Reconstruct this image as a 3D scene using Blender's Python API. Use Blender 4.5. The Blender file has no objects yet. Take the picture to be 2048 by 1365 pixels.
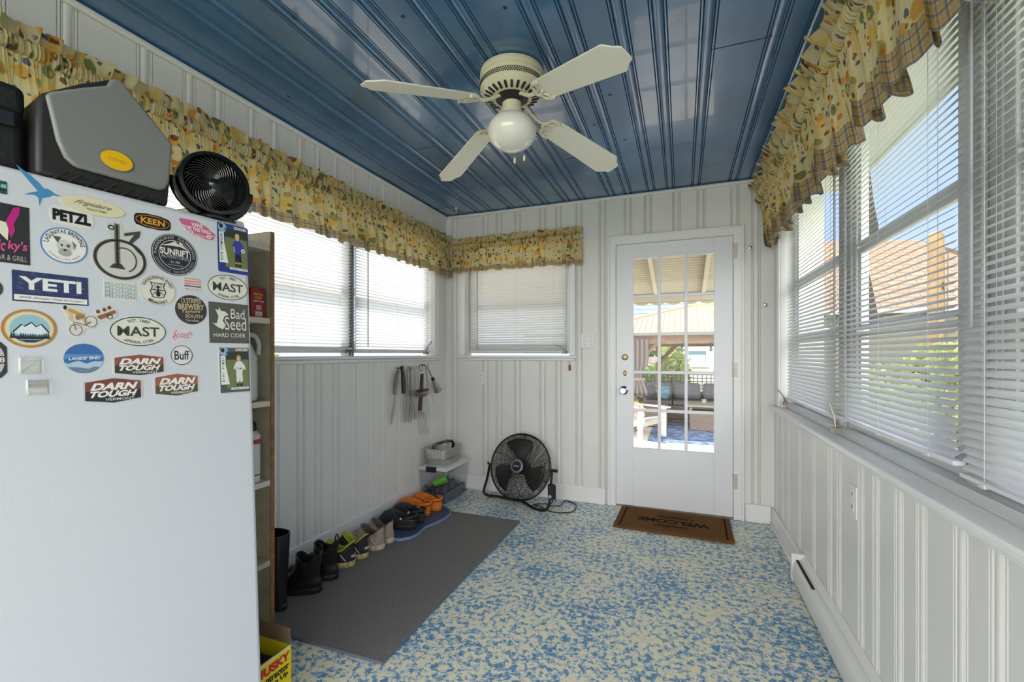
import bpy, bmesh, math, random
from mathutils import Matrix, Vector, Euler
random.seed(7)
sc = bpy.context.scene
COL = sc.collection
PI = math.pi

# ---------------------------------------------------------------- camera
FPX = 893.0; HV = 708.0; CAMZ = 1.19; YAW = math.radians(20.85)
cam_d = bpy.data.cameras.new('camera'); cam = bpy.data.objects.new('camera', cam_d); COL.objects.link(cam)
cam_d.sensor_width = 36; cam_d.lens = FPX/2048*36; cam_d.shift_y = (HV-682.5)/2048
cam_d.clip_start = .05; cam_d.clip_end = 200
cam.location = (0, 0, CAMZ); cam.rotation_euler = (PI/2, 0, YAW)
sc.camera = cam

# ---------------------------------------------------------------- sky, sun, exposure
sc.view_settings.view_transform = 'Standard'; sc.view_settings.look = 'None'
sc.view_settings.gamma = 1; sc.view_settings.use_curve_mapping = False
sc.view_settings.exposure = 0.68
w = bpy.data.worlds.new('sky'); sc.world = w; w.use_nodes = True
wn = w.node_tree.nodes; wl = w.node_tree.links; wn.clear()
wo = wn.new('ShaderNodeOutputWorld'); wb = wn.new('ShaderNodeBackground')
tc = wn.new('ShaderNodeTexCoord'); sx = wn.new('ShaderNodeSeparateXYZ'); wl.new(tc.outputs['Generated'], sx.inputs[0])
cr = wn.new('ShaderNodeValToRGB'); wl.new(sx.outputs['Z'], cr.inputs[0])
e = cr.color_ramp.elements; e[0].position = .0; e[0].color = (.62, .70, .86, 1)
e[1].position = 1.0; e[1].color = (.30, .47, .92, 1)
n = cr.color_ramp.elements.new(.22); n.color = (.38, .51, .80, 1)
# sky brightened and whitened behind the camera, added as fill through the open rear
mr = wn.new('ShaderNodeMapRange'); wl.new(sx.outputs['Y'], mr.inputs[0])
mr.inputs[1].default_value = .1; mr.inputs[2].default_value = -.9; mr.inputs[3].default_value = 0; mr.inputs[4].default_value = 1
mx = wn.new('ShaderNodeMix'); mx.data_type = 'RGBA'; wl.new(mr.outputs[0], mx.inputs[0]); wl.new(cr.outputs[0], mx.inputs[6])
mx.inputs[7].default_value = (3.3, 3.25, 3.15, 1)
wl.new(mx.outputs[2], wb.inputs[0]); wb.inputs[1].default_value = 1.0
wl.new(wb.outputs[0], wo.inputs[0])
sun_d = bpy.data.lights.new('sun', 'SUN'); sun_d.energy = 4.2; sun_d.angle = math.radians(.8); sun_d.color = (1, .96, .88)
sun = bpy.data.objects.new('sun', sun_d); COL.objects.link(sun)
sun.rotation_euler = Vector((-.50, .20, .84)).to_track_quat('Z', 'Y').to_euler(); sun.location = (-5, 3, 8)

# ---------------------------------------------------------------- pixel -> place helpers
def ray(u, v):
    a = (u-1024)/FPX; b = (HV-v)/FPX; c, s = math.cos(YAW), math.sin(YAW)
    return Vector((a*c - s, a*s + c, b))
CP = Vector((0, 0, CAMZ))
def atx(u, v, X): r = ray(u, v); return CP + r*(X/r.x)
def aty(u, v, Y): r = ray(u, v); return CP + r*(Y/r.y)
def atz(u, v, Z): r = ray(u, v); return CP + r*((Z-CAMZ)/r.z)
def atp(u, v, P, n): r = ray(u, v); return CP + r*((P-CP).dot(n)/r.dot(n))

# ---------------------------------------------------------------- materials
def lin(c):
    r = []
    for x in c[:3]:
        x = x/255.0; r.append(x/12.92 if x <= .04045 else ((x+.055)/1.055)**2.4)
    return (r[0], r[1], r[2], 1)
MATS = {}
def bsdf(m): return m.node_tree.nodes['Principled BSDF']
def M(name, col=(200, 200, 200), rough=.5, metal=0, spec=.5, bump=None, vary=None, trans=0, emit=0, coat=0, subsurf=0):
    """procedural material; bump=(scale, strength), vary=(scale, amount)"""
    if name in MATS: return MATS[name]
    m = bpy.data.materials.new(name); m.use_nodes = True; MATS[name] = m
    nt = m.node_tree; b = bsdf(m); N = nt.nodes; L = nt.links
    b.inputs['Base Color'].default_value = lin(col); b.inputs['Roughness'].default_value = rough
    b.inputs['Metallic'].default_value = metal; b.inputs['Specular IOR Level'].default_value = spec
    b.inputs['Coat Weight'].default_value = coat
    if vary or bump:
        t = N.new('ShaderNodeTexCoord')
    if vary:
        nz = N.new('ShaderNodeTexNoise'); nz.inputs['Scale'].default_value = vary[0]; nz.inputs['Detail'].default_value = 5
        L.new(t.outputs['Object'], nz.inputs['Vector'])
        r = N.new('ShaderNodeValToRGB'); k = vary[1]
        c0 = [max(0, x*(1-k)) for x in lin(col)[:3]]; c1 = [min(1, x*(1+k)) for x in lin(col)[:3]]
        r.color_ramp.elements[0].position = .35; r.color_ramp.elements[1].position = .65
        r.color_ramp.elements[0].color = (*c0, 1); r.color_ramp.elements[1].color = (*c1, 1)
        L.new(nz.outputs['Fac'], r.inputs[0]); L.new(r.outputs[0], b.inputs['Base Color'])
    if bump:
        nz2 = N.new('ShaderNodeTexNoise'); nz2.inputs['Scale'].default_value = bump[0]; nz2.inputs['Detail'].default_value = 4
        L.new(t.outputs['Object'], nz2.inputs['Vector'])
        bp = N.new('ShaderNodeBump'); bp.inputs['Strength'].default_value = bump[1]; bp.inputs['Distance'].default_value = .01
        L.new(nz2.outputs['Fac'], bp.inputs['Height']); L.new(bp.outputs[0], b.inputs['Normal'])
    if trans:
        tr = N.new('ShaderNodeBsdfTranslucent'); mxs = N.new('ShaderNodeMixShader'); o = N['Material Output']
        tr.inputs[0].default_value = lin(col)
        if vary: L.new(r.outputs[0], tr.inputs[0])
        mxs.inputs[0].default_value = trans; L.new(b.outputs[0], mxs.inputs[1]); L.new(tr.outputs[0], mxs.inputs[2]); L.new(mxs.outputs[0], o.inputs[0])
    return m
def glass_mat(name, tint=(1, 1, 1), refl=.06):
    if name in MATS: return MATS[name]
    m = bpy.data.materials.new(name); m.use_nodes = True; MATS[name] = m
    N = m.node_tree.nodes; L = m.node_tree.links; N.clear()
    o = N.new('ShaderNodeOutputMaterial'); t = N.new('ShaderNodeBsdfTransparent'); g = N.new('ShaderNodeBsdfGlossy')
    t.inputs[0].default_value = (*tint, 1); g.inputs['Roughness'].default_value = .02
    x = N.new('ShaderNodeMixShader'); x.inputs[0].default_value = refl
    L.new(t.outputs[0], x.inputs[1]); L.new(g.outputs[0], x.inputs[2]); L.new(x.outputs[0], o.inputs[0]); return m

# ---------------------------------------------------------------- mesh builder
class MB:
    def __init__(s): s.v = []; s.f = []; s.m = []; s.uv = {}; s.M = Matrix.Identity(4); s.mi = 0; s.sm = []; s.smooth = False
    def add(s, vs, fs, mi=None, uvs=None):
        b = len(s.v); s.v += [s.M @ Vector(p) for p in vs]
        if uvs:
            for i, q in enumerate(uvs): s.uv[b+i] = q
        for f in fs: s.f.append([b+i for i in f]); s.m.append(s.mi if mi is None else mi); s.sm.append(s.smooth)
        return s
    def bb(s, x0, x1, y0, y1, z0, z1, mi=None):
        vs = [(x, y, z) for z in (z0, z1) for y in (y0, y1) for x in (x0, x1)]
        return s.add(vs, [(0, 2, 3, 1), (4, 5, 7, 6), (0, 1, 5, 4), (2, 6, 7, 3), (0, 4, 6, 2), (1, 3, 7, 5)], mi)
    def box(s, c, d, rz=0, mi=None, rot=None):
        R = rot.to_matrix().to_4x4() if rot else Matrix.Rotation(rz, 4, 'Z')
        old = s.M; s.M = old @ Matrix.Translation(c) @ R
        s.bb(-d[0]/2, d[0]/2, -d[1]/2, d[1]/2, -d[2]/2, d[2]/2, mi); s.M = old; return s
    def lathe(s, prof, n=24, mi=None, caps=True, a0=0, a1=2*PI, sx=1, sy=1):
        full = abs(a1-a0-2*PI) < 1e-6; k = n if full else n+1; vs = []
        for r, z in prof:
            for i in range(k):
                a = a0+(a1-a0)*i/n; vs.append((r*math.cos(a)*sx, r*math.sin(a)*sy, z))
        fs = []
        for j in range(len(prof)-1):
            for i in range(n):
                i2 = (i+1) % k; fs.append((j*k+i, j*k+i2, (j+1)*k+i2, (j+1)*k+i))
        if caps and full:
            if prof[0][0] > 1e-6: fs.append(tuple(reversed(range(k))))
            if prof[-1][0] > 1e-6: fs.append(tuple((len(prof)-1)*k+i for i in range(k)))
        return s.add(vs, fs, mi)
    def cyl(s, p0, p1, r0, r1=None, n=12, mi=None):
        r1 = r0 if r1 is None else r1; p0 = Vector(p0); p1 = Vector(p1); d = p1-p0
        old = s.M; s.M = old @ Matrix.Translation(p0) @ d.to_track_quat('Z', 'Y').to_matrix().to_4x4()
        s.lathe([(r0, 0), (r1, d.length)], n, mi); s.M = old; return s
    def tube(s, pts, r, n=8, closed=False, mi=None, flat=1):
        pts = [Vector(p) for p in pts]; N = len(pts); rr = r if isinstance(r, (list, tuple)) else [r]*N
        vs = []; prev = None
        for i, p in enumerate(pts):
            a = pts[i-1] if (i > 0 or closed) else p; b = pts[(i+1) % N] if (i < N-1 or closed) else p
            t = (b-a).normalized() if (b-a).length > 1e-9 else Vector((0, 0, 1))
            if prev is None:
                q = Vector((0, 0, 1)) if abs(t.z) < .9 else Vector((1, 0, 0)); prev = (q - t*q.dot(t)).normalized()
            else:
                prev = (prev - t*prev.dot(t)); prev = prev.normalized() if prev.length > 1e-6 else t.orthogonal().normalized()
            o = t.cross(prev)
            for k in range(n): an = 2*PI*k/n; vs.append(p + prev*math.cos(an)*rr[i]*flat + o*math.sin(an)*rr[i])
        fs = []
        for i in range(N if closed else N-1):
            j = (i+1) % N
            for k in range(n): fs.append((i*n+k, i*n+(k+1) % n, j*n+(k+1) % n, j*n+k))
        if not closed: fs += [tuple(reversed(range(n))), tuple((N-1)*n+k for k in range(n))]
        return s.add(vs, fs, mi)
    def prism(s, poly, z0, z1, mi=None):
        n = len(poly); vs = [(x, y, z0) for x, y in poly]+[(x, y, z1) for x, y in poly]
        area = sum(poly[i][0]*poly[(i+1) % n][1]-poly[(i+1) % n][0]*poly[i][1] for i in range(n))
        fs = [tuple(reversed(range(n))), tuple(range(n, 2*n))]+[(i, (i+1) % n, n+(i+1) % n, n+i) for i in range(n)]
        if area < 0: fs = [tuple(reversed(f)) for f in fs]
        return s.add(vs, fs, mi)
    def grid(s, fn, nu, nv, mi=None, uvf=None, cu=False, cv=False):
        ku = nu if cu else nu+1; kv = nv if cv else nv+1; vs = []; uvs = [] if uvf else None
        for i in range(ku):
            for j in range(kv):
                vs.append(fn(i/nu, j/nv))
                if uvf: uvs.append(uvf(i/nu, j/nv))
        fs = []
        for i in range(nu):
            for j in range(nv):
                i2 = (i+1) % ku; j2 = (j+1) % kv; fs.append((i*kv+j, i2*kv+j, i2*kv+j2, i*kv+j2))
        return s.add(vs, fs, mi, uvs)
    def build(s, name, mats, parent=None, smooth=None, bevel=0, seg=2, weld=False, solid=0, sub=0, mat=None, angle=35):
        me = bpy.data.meshes.new(name); me.from_pydata([tuple(p) for p in s.v], [], s.f)
        if not isinstance(mats, (list, tuple)): mats = [mats]
        for q in mats: me.materials.append(q)
        me.polygons.foreach_set('material_index', s.m)
        if s.uv:
            ul = me.uv_layers.new(name='UVMap')
            for l in me.loops: ul.data[l.index].uv = s.uv.get(l.vertex_index, (0, 0))
        bm = bmesh.new(); bm.from_mesh(me)
        if weld: bmesh.ops.remove_doubles(bm, verts=bm.verts, dist=1e-5)
        bmesh.ops.recalc_face_normals(bm, faces=bm.faces); bm.to_mesh(me); bm.free()
        if smooth is None: smooth = True
        if smooth:
            me.polygons.foreach_set('use_smooth', [True]*len(me.polygons)); me.set_sharp_from_angle(angle=math.radians(angle))
        me.update()
        o = bpy.data.objects.new(name, me); COL.objects.link(o)
        if parent is not None: o.parent = parent
        if mat is not None: o.matrix_world = mat
        if bevel:
            b = o.modifiers.new('bevel', 'BEVEL'); b.width = bevel; b.segments = seg; b.limit_method = 'ANGLE'; b.angle_limit = math.radians(40)
        if solid:
            b = o.modifiers.new('thickness', 'SOLIDIFY'); b.thickness = solid; b.offset = 0
        if sub:
            b = o.modifiers.new('subdivision', 'SUBSURF'); b.levels = sub; b.render_levels = sub
        return o
def B(*boxes):
    m = MB()
    for b in boxes: m.bb(*b)
    return m
def empty(name, loc=(0, 0, 0), rz=0, mat=None):
    o = bpy.data.objects.new(name, None); COL.objects.link(o); o.empty_display_size = .05
    if mat is not None: o.matrix_world = mat
    else: o.location = loc; o.rotation_euler = (0, 0, rz)
    return o
def tag(o, label=None, cat=None, group=None, kind=None):
    if label: o['label'] = label
    if cat: o['category'] = cat
    if group: o['group'] = group
    if kind: o['kind'] = kind
    return o
def S(o): o['kind'] = 'structure'; return o
def copy_tree(o, parent=None):
    c = o.copy(); COL.objects.link(c); c.parent = parent
    for ch in list(o.children):
        d = copy_tree(ch, c); d.matrix_local = ch.matrix_local.copy() if False else d.matrix_local
    return c
def arcpts(c, r, a0, a1, n, ax='xz', off=0):
    out = []
    for i in range(n+1):
        a = math.radians(a0+(a1-a0)*i/n); p, q = r*math.cos(a), r*math.sin(a)
        if ax == 'xz': out.append((c[0]+p, c[1], c[2]+q))
        elif ax == 'yz': out.append((c[0], c[1]+p, c[2]+q))
        else: out.append((c[0]+p, c[1]+q, c[2]))
    return out
def curve_pts(pts, n=6):
    """smooth Catmull-Rom through pts"""
    P = [Vector(p) for p in pts]; out = []
    for i in range(len(P)-1):
        p0 = P[max(i-1, 0)]; p1 = P[i]; p2 = P[i+1]; p3 = P[min(i+2, len(P)-1)]
        for k in range(n):
            t = k/n; out.append(.5*((2*p1)+(p2-p0)*t+(2*p0-5*p1+4*p2-p3)*t*t+(3*p1-p0-3*p2+p3)*t**3))
    out.append(P[-1]); return out
# ================================================================ the room
XL, XR, YB, ZC, YF = -1.993, .60, 3.565, 2.43, -1.0
WZ = 1.175          # sill top, left and back windows
RZ = .842           # sill top, right windows
m_wall = M('white_wall_paint', (226, 225, 222), .38, bump=(60, .06), vary=(3, .02))
m_trim = M('white_trim_paint', (234, 234, 233), .32)
m_ceil = M('blue_ceiling_paint', (58, 108, 152), .24, spec=.8, bump=(5, .10), vary=(2.2, .2), coat=.5)
m_ext = M('exterior_siding', (225, 225, 220), .7)

def prof(joints, a, b, s=1.0):
    P = [(-.031, 0), (-.0285, -.0065), (-.026, 0), (-.021, 0), (-.0185, -.0065), (-.016, 0), (-.0145, -.003),
         (-.010, .0006), (-.005, .0020), (0, .0025), (.005, .0020), (.010, .0006), (.0145, -.003), (.016, 0),
         (.0185, -.0065), (.021, 0), (.026, 0), (.0285, -.0065), (.031, 0)]
    out = [(a, 0)]
    for j in sorted(joints):
        if j-.035*s < a or j+.035*s > b: continue
        out += [(j+x*s, d) for x, d in P]
    out.append((b, 0)); return out
def panel_wall(name, horiz, fixed, inward, a, b, z0, z1, holes, joints, thick=.1, mat=None, s=1.0):
    """horiz 'x' or 'y': direction the wall runs; holes = [(a0, a1, z0, z1)]"""
    pr = prof(joints, a, b, s); cuts = sorted({q for h in holes for q in h[:2] if a < q < b})
    for c in cuts:
        k = next((i for i in range(len(pr)-1) if pr[i][0] < c < pr[i+1][0]), None)
        if k is not None:
            t = (c-pr[k][0])/(pr[k+1][0]-pr[k][0]); pr.insert(k+1, (c, pr[k][1]*(1-t)+pr[k+1][1]*t))
    mb = MB()
    def P(sv, d, z):
        return (sv, fixed+inward*d, z) if horiz == 'x' else (fixed+inward*d, sv, z)
    for (s0, d0), (s1, d1) in zip(pr[:-1], pr[1:]):
        mid = (s0+s1)/2; zz = [(z0, z1)]
        for h in holes:
            if h[0] < mid < h[1]:
                nz = []
                for q0, q1 in zz:
                    if h[2] > q0: nz.append((q0, min(q1, h[2])))
                    if h[3] < q1: nz.append((max(q0, h[3]), q1))
                zz = nz
        for q0, q1 in zz:
            mb.add([P(s0, d0, q0), P(s1, d1, q0), P(s1, d1, q1), P(s0, d0, q1)], [(0, 1, 2, 3)], 0)
            mb.add([P(s0, -thick, q0), P(s1, -thick, q0), P(s1, -thick, q1), P(s0, -thick, q1)], [(3, 2, 1, 0)], 1)
    for h in holes:
        for q in h[:2]: mb.add([P(q, 0, h[2]), P(q, -thick, h[2]), P(q, -thick, h[3]), P(q, 0, h[3])], [(0, 1, 2, 3)], 2)
        for q in h[2:]: mb.add([P(h[0], 0, q), P(h[1], 0, q), P(h[1], -thick, q), P(h[0], -thick, q)], [(0, 1, 2, 3)], 2)
    return S(mb.build(name, [mat or m_wall, m_ext, m_trim], smooth=True, weld=True, angle=50))
def uy(us, X): return [atx(u, 700, X).y for u in us]
def ux(us, Y): return [aty(u, 700, Y).x for u in us]
jl = [-.55, -.3, -.12, .1, .28, .48, .72, .9] + uy([45, 147, 290, 380, 438, 504, 550, 602, 637, 672, 708, 743, 768, 800, 834, 862], XL)
jl = sorted(jl); jj = []
for q in jl:
    if not jj or q-jj[-1] > .085: jj.append(q)
OY0, OY1 = .45, 3.335
panel_wall('wall_left', 'y', XL, 1, YF, YB+.1, 0, ZC, [(OY0, OY1, WZ-.02, 2.12)], jj, .12)
jb = ux([909, 971, 998, 1035, 1085, 1117, 1158, 1205, 1256, 1296, 1353, 1402, 1470, 1512], YB)
DX0, DX1, DZ1 = -.487, .348, 2.045
BX0, BX1 = -1.80, -.855
panel_wall('wall_back', 'x', YB, -1, XL-.12, XR+.12, 0, ZC, [(BX0, BX1, WZ-.02, 2.12), (DX0, DX1, 0, DZ1)], jb, .12)
jr = uy([1545, 1554, 1565, 1577, 1599, 1628, 1660, 1678, 1722, 1752, 1798, 1843, 1921, 1997], XR) + [1.0, .86, .68, .55, .3, .15, -.1, -.3, -.5]
jr = sorted(jr); jj = []
for q in jr:
    if not jj or q-jj[-1] > .075: jj.append(q)
panel_wall('wall_right', 'y', XR, -1, YF, YB+.1, 0, ZC, [(OY0, OY1, RZ-.02, 2.2)], jj, .12)
# ceiling: boards run front to back
jc = [.47, .339, .0927, -.0817, -.2185, -.389, -.5157, -.746, -.8735, -1.045, -1.18, -1.35, -1.54, -1.66, -1.83]
pr = prof(jc, XL-.1, XR+.1, 1.05); mb = MB()
for (x0, d0), (x1, d1) in zip(pr[:-1], pr[1:]):
    mb.add([(x0, YF, ZC-d0), (x1, YF, ZC-d1), (x1, YB+.1, ZC-d1), (x0, YB+.1, ZC-d0)], [(0, 1, 2, 3)], 0)
mb.bb(XL-.2, XR+.2, YF, YB+.2, ZC+.02, ZC+.12, 1)
ceil = S(mb.build('ceiling', [m_ceil, m_ext], weld=True, angle=50))
# board end joints and a few filled nail holes on the ceiling belong to the ceiling
mb = MB()
for (x0, x1, y) in [(-.83, -.75, 2.28), (-1.52, -1.38, 2.33), (-.69, -.54, 2.78), (-.03, .2, 1.28), (.11, .33, 1.99)]:
    mb.box(((x0+x1)/2, y, ZC-.0005), (x1-x0, .003, .002))
for u, v in [(588, 36), (577, 193), (705, 282), (1220, 190), (1188, 250), (1250, 280), (1010, 15), (950, 90), (760, 320), (806, 33)]:
    p = atz(u, v, ZC); mb.M = Matrix.Translation((p.x, p.y, ZC-.0012)); mb.lathe([(.004, 0), (.0075, 0), (.0075, .002)], 14); mb.M = Matrix.Identity(4)
mb.build('board_joint', M('dark_blue_gap', (28, 52, 78), .6), ceil)

# floor: cream and blue spatter sheet flooring
m_floor = M('spattered_floor', (120, 150, 180), .33, spec=.4)
nt = m_floor.node_tree; N = nt.nodes; L = nt.links; b = bsdf(m_floor)
t = N.new('ShaderNodeTexCoord')
n1 = N.new('ShaderNodeTexNoise'); n1.inputs['Scale'].default_value = 36; n1.inputs['Detail'].default_value = 8; n1.inputs['Roughness'].default_value = .78; n1.inputs['Distortion'].default_value = .3
n2 = N.new('ShaderNodeTexNoise'); n2.inputs['Scale'].default_value = 3.5; n2.inputs['Detail'].default_value = 3
n3 = N.new('ShaderNodeTexNoise'); n3.inputs['Scale'].default_value = 1.3
for q in (n1, n2, n3): L.new(t.outputs['Object'], q.inputs['Vector'])
ma = N.new('ShaderNodeMath'); ma.operation = 'MULTIPLY_ADD'; ma.inputs[1].default_value = .2
L.new(n2.outputs['Fac'], ma.inputs[0]); L.new(n1.outputs['Fac'], ma.inputs[2])
rp = N.new('ShaderNodeValToRGB'); L.new(ma.outputs[0], rp.inputs[0]); el = rp.color_ramp.elements
el[0].position = .52; el[0].color = lin((78, 130, 172)); el[1].position = .617; el[1].color = lin((230, 226, 204))
q = el.new(.566); q.color = lin((108, 152, 186)); q = el.new(.592); q.color = lin((182, 200, 204)); q = el.new(.68); q.color = lin((232, 224, 190))
L.new(rp.outputs[0], b.inputs['Base Color'])
rr = N.new('ShaderNodeMapRange'); L.new(n3.outputs['Fac'], rr.inputs[0]); rr.inputs[3].default_value = .22; rr.inputs[4].default_value = .45; L.new(rr.outputs[0], b.inputs['Roughness'])
bp = N.new('ShaderNodeBump'); bp.inputs['Strength'].default_value = .08; bp.inputs['Distance'].default_value = .004; L.new(n1.outputs['Fac'], bp.inputs['Height']); L.new(bp.outputs[0], b.inputs['Normal'])
S(B((XL-.12, XR+.12, YF, YB+.12, -.12, 0)).build('floor', m_floor, smooth=False))

# baseboards
def base(name, boxes): return S(B(*boxes).build(name, m_trim, bevel=.004))
base('baseboard_left', [(XL, XL+.018, YF, YB, .0, .13), (XL+.018, XL+.028, YF, YB, 0, .018)])
base('baseboard_back', [(XL+.028, -.565, YB-.018, YB, 0, .125), (XL+.028, -.565, YB-.028, YB-.018, 0, .016), (.42, XR-.02, YB-.018, YB, 0, .125)])
base('baseboard_right', [(XR-.018, XR, 2.74, YB, 0, .12), (XR-.03, XR-.018, 2.74, YB, 0, .02)])
# crown strips
for i, bx in enumerate([(XL, XL+.022, YF, YB, ZC-.03, ZC-.006), (XL+.022, XR-.022, YB-.022, YB, ZC-.03, ZC-.006), (XR-.022, XR, YF, YB, ZC-.03, ZC-.006)]):
    S(B(bx).build('trim_%d' % (i+1), m_trim, bevel=.007, seg=3))

# sills with apron moulding
def sill(n, box, apron): return S(B(box, apron).build('trim_%d' % n, m_trim, bevel=.006, seg=3))
sill(4, (XL-.09, XL+.045, .40, 3.43, WZ-.02, WZ), (XL, XL+.02, .42, 3.41, WZ-.042, WZ-.02))
sill(5, (-1.88, -.79, YB-.045, YB+.09, WZ-.02, WZ), (-1.86, -.81, YB-.02, YB, WZ-.042, WZ-.02))
sill(6, (XR-.045, XR+.1, .0, 3.50, RZ-.022, RZ), (XR-.02, XR, .0, 3.48, RZ-.045, RZ-.022))
# casings
def casing(n, boxes): return S(B(*boxes).build('trim_%d' % n, m_trim, bevel=.005, seg=2))
casing(7, [(XL, XL+.016, OY1, OY1+.055, WZ, 2.16), (XL+.016, XL+.024, OY1+.04, OY1+.055, WZ, 2.16), (XL, XL+.016, OY0, OY1, 2.12, 2.17)])
casing(8, [(BX0-.06, BX0, YB-.016, YB, WZ, 2.16), (BX0-.06, BX0-.045, YB-.024, YB-.016, WZ, 2.16), (BX1, BX1+.05, YB-.016, YB, WZ, 2.16),
           (BX1+.035, BX1+.05, YB-.024, YB-.016, WZ, 2.16), (BX0, BX1, YB-.016, YB, 2.12, 2.16)])
casing(9, [(XR-.016, XR, OY1, OY1+.06, RZ, 2.24), (XR-.016, XR, OY0, OY1, 2.2, 2.24)])
casing(10, [(DX0-.058, DX0+.004, YB-.018, YB, 0, DZ1+.062), (DX1-.004, DX1+.066, YB-.018, YB, 0, DZ1+.062), (DX0, DX1, YB-.018, YB, DZ1-.004, DZ1+.062),
            (DX0-.058, DX0-.04, YB-.026, YB-.018, 0, DZ1+.062), (DX1+.048, DX1+.066, YB-.026, YB-.018, 0, DZ1+.062), (DX0-.04, DX1+.048, YB-.026, YB-.018, DZ1+.044, DZ1+.062)])

# windows: aluminium awning sashes in three rows
m_alu = M('painted_window_metal', (205, 207, 208), .35, metal=.2)
m_alud = M('grey_window_metal', (120, 122, 124), .4, metal=.6)
m_glass = glass_mat('window_glass', refl=.012)
def window(n, horiz, fixed, out, a0, a1, z0, z1, bars, gap=.0):
    r = S(empty('window_%d' % n, (fixed, (a0+a1)/2, z0) if horiz == 'y' else ((a0+a1)/2, fixed, z0)))
    iv = r.matrix_world.copy(); T = Matrix.Translation(-Vector(r.location))
    def bx(mb, s0, s1, d0, d1, q0, q1):
        lo, hi = sorted((fixed+out*d0, fixed+out*d1))
        if horiz == 'y': mb.bb(lo, hi, s0, s1, q0, q1)
        else: mb.bb(s0, s1, lo, hi, q0, q1)
    f = MB(); f.M = T; w_ = .035; wb__ = .062 if z0 > 1 else .04
    bx(f, a0, a0+w_, -.01, .035, z0, z1); bx(f, a1-w_, a1, -.01, .035, z0, z1); bx(f, a0+w_, a1-w_, -.01, .035, z0, z0+wb__); bx(f, a0+w_, a1-w_, -.01, .035, z1-w_, z1)
    f.build('window_frame', m_alu, r, bevel=.003)
    lv = [z0+wb__]+[q for q in bars]+[z1-w_]
    for k in range(len(lv)-1):
        sf = MB(); sf.M = T; q0, q1 = lv[k]+(.004 if k else 0), lv[k+1]-.004; u = .02
        bx(sf, a0+w_, a0+w_+u, .0, .022, q0, q1); bx(sf, a1-w_-u, a1-w_, .0, .022, q0, q1)
        bx(sf, a0+w_+u, a1-w_-u, .0, .022, q0, q0+u); bx(sf, a0+w_+u, a1-w_-u, .0, .022, q1-u, q1)
        so = sf.build('sash', m_alu, r, bevel=.002)
        g = MB(); g.M = T; bx(g, a0+w_+u, a1-w_-u, .009, .012, q0+u, q1-u); g.build('pane', m_glass, so, smooth=False)
    return r
def crank(r, p, d):
    """small crank operator handle at p (world), lever leaning along d"""
    mb = MB(); mb.M = Matrix.Translation(-Vector(r.location)); p = Vector(p); d = Vector(d)
    mb.box(p, (.03, .05, .02)); mb.tube(curve_pts([p, p+Vector((0, 0, .02))+d*.3, p+d], 4), [.006]*4+[.004]*5, 8)
    mb.build('crank_handle', M('tarnished_crank', (150, 142, 125), .4, metal=.7), r)
ed = [OY0, 1.41, 2.36, OY1]
wid = 1
for i in range(3):
    window(wid, 'y', XL-.075, -1, ed[i]+.012, ed[i+1]-.012, WZ+.02, 2.12, [1.61]); wid += 1
wb_ = window(wid, 'x', YB+.075, 1, BX0+.01, BX1-.01, WZ+.02, 2.12, [1.60]); wid += 1
rw = []
for i in range(3):
    rw.append(window(wid, 'y', XR+.085, 1, ed[i]+.065, ed[i+1]-.085 if i < 2 else OY1-.01, RZ+.03, 2.2, [1.285, 1.63])); wid += 1
lw = [o for o in COL.objects if o.name == 'window_3'][0]
# mullion posts between the sashes
S(B((XL-.11, XL-.03, 1.40, 1.42, WZ, 2.12), (XL-.11, XL-.035, 2.345, 2.375, WZ, 2.12), (XL-.035, XL-.018, 2.352, 2.368, WZ, 2.12)).build('trim_11', m_alud, bevel=.002))
S(B((XR+.07, XR+.12, 1.325, 1.475, RZ, 2.2), (XR+.07, XR+.12, 2.275, 2.425, RZ, 2.2), (XR+.055, XR+.07, 1.37, 1.43, RZ, 2.2), (XR+.055, XR+.07, 2.32, 2.38, RZ, 2.2),
  (XR+.03, XR+.12, OY0, OY1, RZ, RZ+.03)).build('trim_12', m_alu, bevel=.003))
crank(lw, (XL-.02, 3.25, WZ+.02), (.03, .045, .10))
crank(wb_, (-.90, YB+.015, WZ+.025), (-.07, -.03, .06))
crank(rw[2], (XR+.02, 3.29, RZ+.03), (-.05, -.01, .09))
crank(rw[1], (XR+.0, 2.22, RZ+.03), (-.02, .02, .11))

# door
m_door = M('white_door_paint', (228, 230, 234), .3, bump=(18, .06))
dr = S(empty('door_1', ((DX0+DX1)/2, YB, 0)))
T = Matrix.Translation(-Vector(dr.location))
x0, x1 = DX0+.005, DX1-.006; zb, zt = .014, DZ1-.008; y0, y1 = YB-.004, YB+.034
gx0, gx1, gz0, gz1 = -.352, .218, .462, 1.925
mb = MB(); mb.M = T
for bx in [(x0, gx0, y0, y1, zb, zt), (gx1, x1, y0, y1, zb, zt), (gx0, gx1, y0, y1, zb, gz0), (gx0, gx1, y0, y1, gz1, zt)]: mb.bb(*bx)
mb.build('door_panel', m_door, dr, bevel=.002, weld=False)
mb = MB(); mb.M = T; cw = (gx1-gx0)/3; ch = (gz1-gz0)/5
for i in (1, 2): mb.bb(gx0+cw*i-.011, gx0+cw*i+.011, y0+.004, y1-.004, gz0, gz1)
for k in (1, 2, 3, 4):
    for i in range(3): mb.bb(gx0+cw*i+(.011 if i else 0), gx0+cw*(i+1)-(.011 if i < 2 else 0), y0+.004, y1-.004, gz0+ch*k-.011, gz0+ch*k+.011)
mb.build('muntin', m_door, dr, bevel=.003)
mb = MB(); mb.M = T; mb.bb(gx0, gx1, YB+.014, YB+.017, gz0, gz1); mb.build('pane', m_glass, dr, smooth=False)
m_brass = M('aged_brass', (140, 120, 75), .3, metal=.9); m_chrome = M('chrome', (200, 200, 205), .12, metal=1)
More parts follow.
